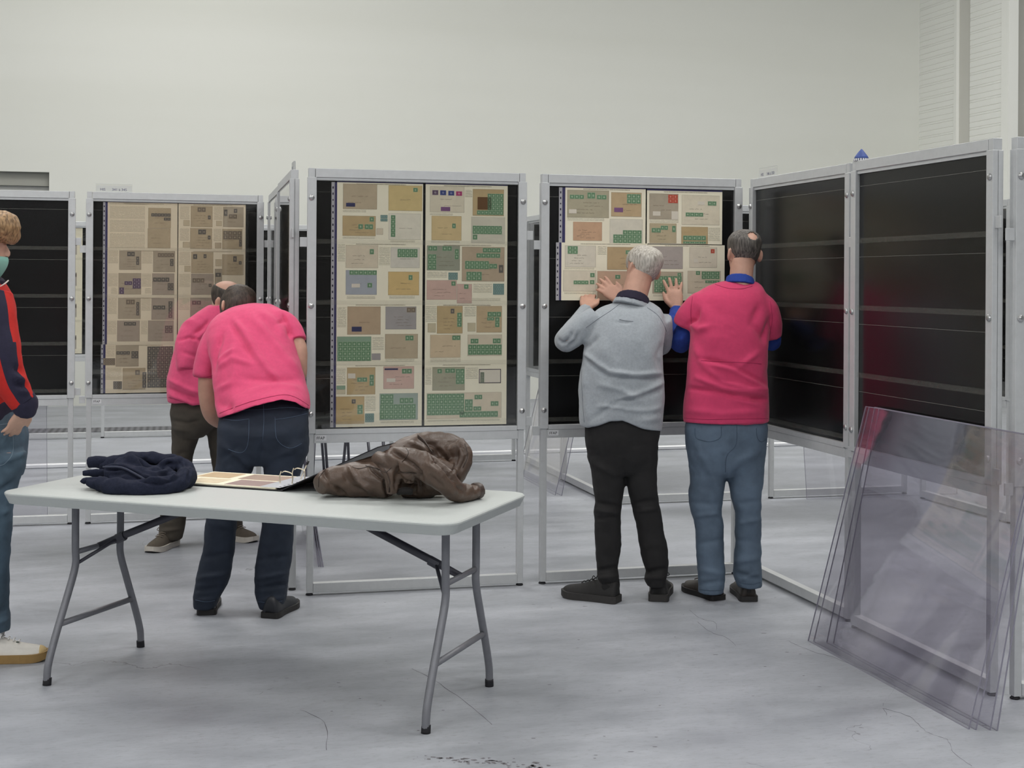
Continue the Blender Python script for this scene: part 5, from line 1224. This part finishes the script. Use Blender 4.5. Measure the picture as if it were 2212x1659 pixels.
# ------------------------------------------------ man bending forward, pink T-shirt and dark jeans
YL = 6.53
DKJ = mat('dark_indigo_denim', (36, 45, 60), .85, 0, .18, 12, .3, 600)
tors = [(478, 664, 898, 6.55, .27), (472, 669, 884, 6.55, .32), (466, 668, 862, 6.59, .33), (463, 663, 838, 6.643, .30), (461, 657, 812, 6.679, .30), (456, 648, 780, 6.722, .30), (450, 640, 748, 6.773, .29), (446, 634, 722, 6.816, .28), (455, 626, 698, 6.852, .26), (474, 617, 678, 6.888, .23), (502, 600, 663, 6.924, .18), (530, 582, 655, 6.946, .13)]
pel = [(484, 660, 846, 6.629, .20), (477, 666, 880, 6.585, .245), (471, 667, 925, 6.53, .27), (470, 665, 955, 6.53, .26), (472, 660, 985, 6.53, .22), (486, 648, 1003, 6.53, .16)]
legL = [(470, 570, 945, YL, .22), (470, 566, 975, YL, .21), (467, 548, 1010, YL, .20), (458, 532, 1055, YL, .185), (447, 514, 1112, YL - .01, .17), (438, 506, 1190, YL, .155), (426, 497, 1245, YL, .15), (419, 478, 1285, YL, .15), (421, 466, 1312, YL, .135)]
legR = [(562, 668, 945, YL, .22), (564, 666, 975, YL, .21), (571, 652, 1010, YL, .20), (572, 642, 1055, YL, .185), (568, 636, 1112, YL - .01, .17), (558, 631, 1190, YL, .155), (550, 625, 1240, YL, .15), (552, 620, 1282, YL, .15), (561, 612, 1312, YL, .14)]
bm = bmesh.new()
silh(bm, shrink(tors[3:-1], .78, .62)); silh(bm, shrink(pel, .70, .62)); silh(bm, shrink(legL, .60, .62)); silh(bm, shrink(legR, .60, .62))
h2 = Head(P(514, 670, 7.010), (-.45, .62, -.75), (-.12, .75, .62), 1.0); h2.build(bm)
tube(bm, [(*P(540, 694, 6.888), .056), (*P(530, 682, 6.953), .052), (*P(520, 674, 7.003), .052)], n=16)
sh = P(462, 745, 6.802); el = P(452, 868, 6.787); wr = P(486, 915, 6.888)
tube(bm, [(*sh, .052), (*P(452, 800, 6.787), .050), (*P(449, 850, 6.780), .046), (*P(456, 890, 6.787), .043), (*P(470, 908, 6.838), .036), (*wr, .028)], n=14)
hand(bm, wr, Vector((.6, .6, .1)), Vector((.2, -.4, 1)), Vector((0, .5, 1)), 1.0, curl=.5)
sh2 = P(625, 716, 6.840); el2 = P(648, 800, 6.787); wr2 = P(600, 850, 6.974)
tube(bm, [(*sh2, .038), (*P(643, 748, 6.802), .043), (*P(645, 785, 6.787), .042), (*P(642, 812, 6.816), .042), (*P(620, 835, 6.902), .035), (*wr2, .028)], n=14)
hand(bm, wr2, Vector((-.6, .6, .1)), Vector((.2, -.4, 1)), Vector((0, .5, 1)), 1.0, curl=.5)
for fx in (446, 590):
    a = P(fx, 1300, YL); tube(bm, [(a.x, YL, .18, .036), (a.x, YL + .03, .09, .026), (a.x, YL + .08, .05, .018)], n=10)
p3 = person('man in a pink T-shirt and dark jeans bending forward with his back to us', bm, SKIN, .0065)
h2.face(p3)
h2.hair(p3, hair_mat('dark_brown_hair', (44, 36, 30), (82, 70, 60)), lambda x, y, z: z > -.01 + max(0, y + .05) * .9 and (z < .17 + max(0, y) * .3 or y < .055), .010, .004)
bm = bmesh.new(); silh(bm, tors[1:])
tube(bm, [(*P(500, 715, 6.845), .080), (*P(468, 742, 6.816), .078), (*P(450, 780, 6.787), .066), (*P(442, 816, 6.773), .056)], n=18)
tube(bm, [(*P(585, 695, 6.866), .070), (*P(610, 702, 6.852), .070), (*P(630, 716, 6.830), .058), (*P(641, 730, 6.809), .050), (*P(643, 736, 6.802), .049)], n=18)
pf = [([(509, 692), (530, 722), (552, 760), (580, 800), (600, 822)], 7, .010), ([(500, 700), (522, 735), (545, 775)], 6, -.008), ([(550, 690), (585, 730), (620, 775), (640, 800)], 8, .008), ([(480, 720), (466, 760), (462, 800)], 6, -.011), ([(506, 758), (485, 768), (466, 788)], 5, .008), ([(470, 795), (500, 775), (540, 785)], 6, .007), ([(505, 740), (507, 790), (500, 850)], 10, .006), ([(465, 860), (490, 865), (500, 880)], 9, -.011), ([(470, 838), (500, 828)], 6, .007), ([(540, 850), (600, 838), (650, 846)], 9, .007), ([(600, 700), (615, 690), (612, 675)], 5, -.008), ([(614, 680), (622, 705), (626, 728)], 4, -.010), ([(520, 815), (580, 826), (640, 822)], 9, -.006), ([(560, 670), (600, 700), (615, 730)], 8, .006)]
t3 = soft('t_shirt', bm, PINK, p3, .008, 8, folds=pf, amp=.006, scale=7, fine=.0008)
co = get_co(t3.data); px, py = proj_np(co)
hem = np.interp(px, [470, 509, 551, 608, 638, 669], [903, 886, 872, 860, 866, 884]); w8 = np.where((py > 820) & (px > 464) & (co[:, 1] < 6.86), 1.0, 0.0)
co[:, 2] -= w8 * (py - 820) / 64.0 * (hem - 884) * co[:, 1] / F_PX; set_co(t3.data, co)
for seg in ([(474, 893), (509, 879), (551, 865), (608, 853), (638, 858), (667, 876)], [(420, 812), (440, 816), (459, 811)]):
    on_surface(t3, seg, PINKD, .0014)
bm = bmesh.new(); silh(bm, pel); silh(bm, legL); silh(bm, legR)
df = [([(566, 950), (560, 1000)], 5, -.006), ([(480, 960), (520, 990), (540, 1010)], 8, .008), ([(480, 990), (515, 965)], 6, -.006), ([(600, 985), (650, 960)], 8, .007), ([(440, 1205), (500, 1195)], 6, -.006), ([(428, 1250), (490, 1238)], 5, .008), ([(420, 1275), (478, 1268)], 4, -.008), ([(424, 1298), (468, 1292)], 4, .006), ([(552, 1250), (622, 1238)], 5, .007), ([(552, 1272), (620, 1262)], 4, -.009), ([(560, 1298), (614, 1290)], 4, .006), ([(556, 1210), (628, 1200)], 6, -.005), ([(448, 1130), (508, 1140)], 8, .005)]
j3 = soft('jeans', bm, DKJ, p3, .008, 3, folds=df, amp=.005, scale=9, stretch=(1, 1, 1.5), fine=.0012)
ST3 = mat('indigo_stitch', (84, 100, 122), .9)
for seg in ([(482, 905), (510, 908), (538, 905)], [(538, 906), (535, 960), (520, 978), (492, 970)], [(594, 900), (598, 948), (625, 968), (652, 958)], [(594, 906), (625, 902), (664, 893)], [(569, 870), (570, 910), (567, 955)], [(484, 892), (530, 886), (575, 884), (625, 880), (660, 884)], [(422, 1296), (445, 1300), (464, 1297)], [(558, 1300), (585, 1302), (610, 1298)]):
    on_surface(j3, seg, ST3, .0011)
h_ = PZ(446, 1329, 0); shoe(p3, h_, math.radians(98), .28, mat('black_shoe', (36, 38, 44), .45), DKSO, hgt=.08)
h_ = PZ(582, 1336, 0); shoe(p3, h_, math.radians(76), .27, mat('black_shoe', (36, 38, 44), .45), DKSO, hgt=.08)

# ------------------------------------------------ second bending man behind him: facing right, bald crown, brown trousers
YB = 8.02
BRT = mat('brown_grey_corduroy', (74, 68, 60), .9, 0, .16, 14, .3, 500)
tors = [(376, 500, 886, 8.05, .32), (366, 506, 868, 8.06, .34), (362, 510, 842, 8.06, .36), (364, 512, 812, 8.07, .36), (374, 514, 775, 8.09, .36), (383, 516, 742, 8.11, .35), (387, 518, 716, 8.12, .34), (400, 516, 696, 8.13, .31), (424, 512, 676, 8.14, .26), (450, 506, 660, 8.15, .20)]
pel = [(376, 494, 855, 8.06, .26), (369, 498, 885, 8.06, .28), (371, 484, 908, 8.06, .27), (376, 458, 928, 8.06, .22), (384, 440, 944, 8.06, .16)]
legL = [(371, 438, 905, 8.06, .19), (372, 430, 945, 8.08, .18), (372, 416, 985, 8.10, .165), (362, 412, 1045, 8.12, .155), (347, 405, 1105, 8.14, .15), (344, 398, 1145, 8.15, .145), (346, 392, 1164, 8.15, .14)]
legR = [(440, 500, 905, 8.15, .19), (452, 506, 960, 8.18, .18), (462, 512, 1030, 8.28, .16), (470, 518, 1090, 8.34, .15), (476, 522, 1125, 8.38, .145), (478, 522, 1146, 8.39, .14)]
bm = bmesh.new()
silh(bm, shrink(tors[1:], .82, .72)); silh(bm, shrink(pel, .70, .62)); silh(bm, shrink(legL, .60, .62)); silh(bm, shrink(legR, .60, .62))
h3 = Head(P(490, 652, 8.16), (.62, -.15, -.75), (.30, -.12, .9), 1.02); h3.build(bm)
tube(bm, [(*P(468, 700, 8.13), .066), (*P(478, 682, 8.14), .062), (*P(488, 664, 8.15), .060)], n=16)
tube(bm, [(*P(412, 745, 8.02), .045), (*P(408, 785, 7.96), .042), (*P(420, 800, 7.94), .040), (*P(445, 815, 7.95), .036), (*P(470, 830, 7.96), .028)], n=14)
hand(bm, P(470, 830, 7.96), Vector((.9, .1, -.2)), Vector((0, -.6, .7)), Vector((.2, -.3, 1)), .98, curl=.5)
tube(bm, [(*P(470, 720, 8.28), .052), (*P(505, 780, 8.30), .046), (*P(520, 820, 8.28), .042), (*P(545, 840, 8.20), .030)], n=14)
hand(bm, P(545, 840, 8.20), Vector((.9, -.1, -.2)), Vector((0, -.6, .7)), Vector((.2, -.3, 1)), .98, curl=.5)
for q, yy in (((368, 1168), 8.15), ((498, 1146), 8.39)):
    a = P(*q, yy); tube(bm, [(a.x, yy, .20, .036), (a.x, yy, .10, .026), (a.x, yy, .05, .018)], n=10)
p4 = person('balding man in a pink T-shirt and brown trousers bending behind the other one', bm, SKIN, .0065)
h3.face(p4)
h3.hair(p4, hair_mat('black_cropped_hair', (42, 38, 34), (84, 76, 66)), lambda x, y, z: z > .05 + max(0, y + .07) * .7 and z < .195 and y < .045 and not (x * x + (y + .005) ** 2 < .055 ** 2 and z > .165), .004, .002)
bm = bmesh.new(); silh(bm, tors[1:])
tube(bm, [(*P(424, 716, 8.06), .092), (*P(410, 742, 8.0), .082), (*P(406, 772, 7.95), .066), (*P(406, 798, 7.93), .058)], n=18)
qf = [([(420, 720), (440, 705), (452, 690)], 4, -.010), ([(424, 735), (448, 712)], 4, .008), ([(386, 735), (410, 728), (430, 735)], 4, -.010), ([(365, 820), (400, 838), (430, 850)], 5, .009), ([(362, 838), (395, 852), (430, 864)], 4, -.009), ([(364, 852), (400, 866), (430, 876)], 4, .008), ([(398, 690), (430, 700)], 8, .006), ([(392, 760), (425, 770)], 5, -.007)]
t4 = soft('t_shirt', bm, PINK, p4, .008, 7, folds=qf, amp=.007, scale=8, fine=.0008)
for seg in ([(390, 794), (406, 797), (422, 796)], [(364, 858), (395, 868), (430, 880)]): on_surface(t4, seg, PINKD, .0016)
bm = bmesh.new(); silh(bm, pel); silh(bm, legL); silh(bm, legR)
soft('trousers', bm, BRT, p4, .008, 3, folds=[([(372, 908), (405, 915), (432, 908)], 4, -.008), ([(374, 925), (410, 930)], 5, .007), ([(352, 1125), (398, 1118)], 4, -.006), ([(348, 1148), (394, 1142)], 4, .006), ([(372, 985), (410, 975)], 5, -.006)], amp=.005, scale=11, fine=.0006)
OLV = mat('olive_canvas', (92, 84, 74), .9, 0, .1, 60); OFFW = mat('off_white_rubber', (206, 200, 190), .6, 0, .06, 40)
h_ = P(374, 1166, 8.21); h_.z = 0; shoe(p4, h_, math.radians(-104), .27, OLV, OFFW, wid=.105, hgt=.085, sole_h=.032, lace=mat('olive_lace', (120, 110, 98), .9))
h_ = P(480, 1163, 8.44); h_.z = 0; shoe(p4, h_, math.radians(-34), .27, OLV, OFFW, wid=.105, hgt=.085, sole_h=.032, lace=mat('olive_lace', (120, 110, 98), .9))

# ------------------------------------------------ boy in the red jacket at the left edge, facing right
YY = 5.76
RED = mat('red_fleece', (196, 40, 34), .9, 0, .08, 50, .2, 500); NVY = mat('navy_fleece', (38, 36, 58), .9, 0, .12, 50, .2, 500)
tors = [(-78, 28, 905, YY, .36), (-84, 34, 880, YY, .38), (-88, 36, 840, YY, .38), (-90, 34, 780, YY, .38), (-92, 30, 720, YY, .38), (-92, 24, 670, YY, .38), (-84, 16, 635, YY, .36), (-64, 8, 616, YY, .26), (-48, 2, 606, YY, .16)]
pel = [(-74, 36, 880, YY, .30), (-70, 48, 920, YY, .33), (-66, 53, 960, YY, .33), (-62, 50, 1000, YY, .30), (-56, 44, 1030, YY, .24)]
legN = [(-62, 54, 975, YY - .08, .19), (-60, 46, 1025, YY - .08, .19), (-60, 33, 1060, YY - .08, .18), (-62, 26, 1110, YY - .08, .165), (-62, 22, 1165, YY - .08, .155), (-64, 18, 1240, YY - .08, .15), (-62, 18, 1300, YY - .07, .15), (-62, 20, 1338, YY - .07, .15), (-58, 17, 1362, YY - .07, .145)]
legF = [(-90, 30, 975, YY + .09, .19), (-120, 10, 1060, YY + .09, .18), (-150, -40, 1165, YY + .09, .155), (-180, -80, 1300, YY + .09, .15), (-184, -90, 1345, YY + .09, .145)]
bm = bmesh.new()
silh(bm, shrink(tors[1:], .84)); silh(bm, shrink(pel, .70, .62)); silh(bm, shrink(legN, .74)); silh(bm, shrink(legF, .74))
h4 = Head(P(-40, 531, YY), (.80, .52, -.22), (.08, .05, 1), 1.0); h4.build(bm)
tube(bm, [(*P(-50, 620, YY), .060), (*P(-52, 590, YY), .056), (*P(-52, 560, YY), .056)], n=16)
sh = P(-26, 650, YY - .17); el = P(8, 790, YY - .22); wr = P(52, 888, YY - .18)
tube(bm, [(*sh, .052), (*((sh + el) / 2), .047), (*el, .042), (*((el + wr) / 2), .036), (*wr, .027)], n=14)
hand(bm, wr, Vector((-.55, .35, -.75)), Vector((.7, -.6, 0)), Vector((.6, .5, -.4)), .9, curl=.25)
shf = P(-30, 650, YY + .18); elf = P(0, 790, YY + .22); wrf = P(30, 880, YY + .16)
tube(bm, [(*shf, .05), (*elf, .042), (*wrf, .027)], n=14); hand(bm, wrf, Vector((.1, -.2, -1)), Vector((.5, 1, 0)), Vector((1, -.4, 0)), .95, curl=.35)
for leg, fx, yy in ((legN, -22, YY - .07), (legF, -138, YY + .09)):
    a = P(fx, 1360, yy); tube(bm, [(a.x, yy, .20, .034), (a.x, yy, .09, .024), (a.x, yy, .05, .016)], n=10)
p5 = person('boy in a red and navy jacket with a green face mask at the left edge', bm, SKIN2, .0065)
h4.face(p5)
h4.hair(p5, hair_mat('sandy_hair', (104, 78, 52), (186, 150, 108), (120, 120, 30)), lambda x, y, z: z > .05 + max(0, y + .06) * .80 and (z < .26), .022, .010)
hb = [o for o in p5.children if o.name.startswith('hair')][0]
bm = bmesh.new()
for x, y, Yo, rx, ry, rz in ((2, 490, .0, .076, .095, .068), (-30, 484, .0, .085, .10, .074), (22, 508, .02, .038, .07, .040)):
    ellipsoid(bm, P(x, y, YY + Yo), rx, ry, rz)
fr_ = soft('fringe', bm, hb.data.materials[0], hb, .006, 4, amp=.004, scale=30, stretch=(1, 1, .35), fine=.0015)
bm = bmesh.new(); rr = []
for z, hw, fr, bk in catmull([(-.008, .040, .080, .02), (.02, .052, .096, .0), (.045, .062, .106, .0), (.065, .065, .108, .0), (.078, .060, .104, .02)], 3):
    ring = []
    for i in range(15):
        a = -PI * .42 + PI * .84 * i / 14; ring.append(h4.at(math.sin(a) * hw, fr * math.cos(a) * .98 + .004, z))
    rr.append(ring)
loft(bm, rr, False, False)
me = me_from(bm, 'face_mask', mat('green_mask', (142, 196, 182), .85), True); fm = link_obj('face_mask', me, p5)
so = fm.modifiers.new('thick', 'SOLIDIFY'); so.thickness = .002
for sx in (-1, 1):
    bm = bmesh.new(); tube(bm, [(*h4.at(sx * .058, .055, .09), .0016), (*h4.at(sx * .08, .01, .135), .0016), (*h4.at(sx * .086, -.02, .13), .0016)], n=6); link_obj('ear_loop', me_from(bm, 'ear_loop', mat('white_elastic', (232, 226, 218), .8), True), fm)
    bm = bmesh.new(); tube(bm, [(*h4.at(sx * .060, .050, .02), .0016), (*h4.at(sx * .082, .0, .07), .0016), (*h4.at(sx * .086, -.02, .10), .0016)], n=6); link_obj('ear_loop', me_from(bm, 'ear_loop', mat('white_elastic', (232, 226, 218), .8), True), fm)
bm = bmesh.new(); silh(bm, tors[1:])
soft('jacket', bm, RED, p5, .009, 3, amp=.006, scale=8)
bm = bmesh.new(); silh(bm, [(-76, 36, 906, YY, .37), (-86, 37, 885, YY, .39), (-90, 38, 862, YY, .39)]); soft('waistband', bm, NVY, p5, .009, 2, amp=.004, scale=10)
bm = bmesh.new(); tube(bm, [(*P(-40, 622, YY), .105, .125), (*P(-34, 604, YY), .085, .085), (*P(-28, 590, YY), .078, .078)], n=24, k=3); cl = soft('collar', bm, mat('dark_navy_cotton', (34, 28, 48), .9), p5, .007, 1)
bm = bmesh.new(); ptube(bm, [(0, 619, YY - .09, .003), (10, 613, YY - .085, .003), (18, 606, YY - .06, .003)], n=6); link_obj('collar_piping', me_from(bm, 'collar_piping', mat('white_piping', (226, 218, 210), .8), True), cl)
# near sleeve: red with a navy stripe running down its length
spts = [(*P(-20, 645, YY - .155), .085, .085), (*P(-12, 690, YY - .185), .082, .08), (*P(2, 760, YY - .215), .075, .072), (*P(16, 810, YY - .22), .068, .066), (*P(36, 848, YY - .205), .060, .058), (*P(50, 868, YY - .195), .052, .05)]
rg = tube_rings(spts, n=32, ref=Vector((1, 0, 0)), k=8)
bm = bmesh.new(); loft(bm, rg)
me = me_from(bm, 'sleeve', RED, True); me.materials.append(NVY)
sub_n = 32
for p in me.polygons:
    if len(p.vertices) == 4:
        j = p.index % sub_n; a = (j + .5) / sub_n * 2 * PI
        c = p.center; n = p.normal
        v = n.x / (abs(n.y) + abs(n.x) + 1e-6)
        if n.y < -.1 and .18 < v < .66: p.material_index = 1
wrinkle(me, folds=[([(30, 790), (48, 806)], 5, -.012), ([(26, 812), (52, 822)], 4, .012), ([(30, 828), (56, 836)], 4, -.012), ([(36, 842), (60, 850)], 3, .009)], amp=.006, scale=11)
slv = link_obj('sleeve', me, p5)
bm = bmesh.new(); tube(bm, [(*P(44, 858, YY - .20), .052), (*P(52, 872, YY - .192), .054), (*P(54, 888, YY - .186), .046), (*P(53, 897, YY - .182), .036)], n=18); soft('cuff', bm, NVY, p5, .006, 2, amp=.003, scale=25)
bm = bmesh.new(); tube(bm, [(*shf, .085), (*elf, .068), (*wrf, .05)], n=18); soft('sleeve', bm, RED, p5, .009, 2, amp=.005, scale=11)
BLJ = mat('washed_blue_denim', (78, 98, 114), .85, 0, .30, 6, .35, 600)
bm = bmesh.new(); silh(bm, pel); silh(bm, legN); silh(bm, legF)
j5 = soft('jeans', bm, BLJ, p5, .008, 3, folds=[([(0, 1000), (40, 985), (52, 975)], 6, .007), ([(0, 1060), (30, 1040)], 6, -.007), ([(0, 1110), (22, 1100)], 5, .006), ([(0, 1320), (18, 1305)], 5, -.008), ([(0, 1345), (18, 1335)], 5, .008)], amp=.006, scale=9, stretch=(1, 1, 1.5), fine=.0012)
for seg in ([(0, 918), (14, 916), (26, 918)], [(26, 918), (28, 975), (12, 1000), (0, 1006)], [(0, 938), (24, 934)]): on_surface(j5, seg, mat('washed_stitch', (120, 138, 152), .9), .0013)
WHS = mat('white_canvas', (226, 222, 214), .8, 0, .04, 40, .2, 500); GUM = mat('gum_rubber', (152, 122, 74), .65, 0, .08, 40)
h_ = PZ(-66, 1436, 0); s5 = shoe(p5, h_ + Vector((0, .03, 0)), math.radians(11), .285, WHS, GUM, wid=.10, hgt=.088, sole_h=.034, lace=mat('white_lace', (236, 234, 230), .8), toe=mat('gum_toe', (204, 178, 128), .65))
lg = bmesh.new(); ellipsoid(lg, P(38, 1387, YY - .115) , .007, .002, .0035); link_obj('emblem', me_from(lg, 'emblem', mat('dark_green_emblem', (74, 82, 74), .8), True), s5)
h_ = PZ(-210, 1400, 0); shoe(p5, Vector((h_.x, YY + .09, 0)), math.radians(8), .285, WHS, GUM, wid=.10, hgt=.088, sole_h=.034)

SEAMC = mat('coat_seam', (58, 47, 42), .5)
for seg in ([(790, 1006), (815, 1012), (832, 1020), (845, 1010)], [(830, 1012), (842, 1040), (838, 1072)], [(858, 1022), (880, 1020), (900, 1024)], [(872, 962), (882, 976), (876, 990), (868, 998)], [(1004, 958), (1010, 985), (1000, 1010)], [(1012, 1046), (1016, 1066)], [(705, 1012), (690, 1030), (688, 1052)], [(760, 1008), (775, 1012), (795, 1008)]):
    on_surface(coat, seg, SEAMC, .0014)
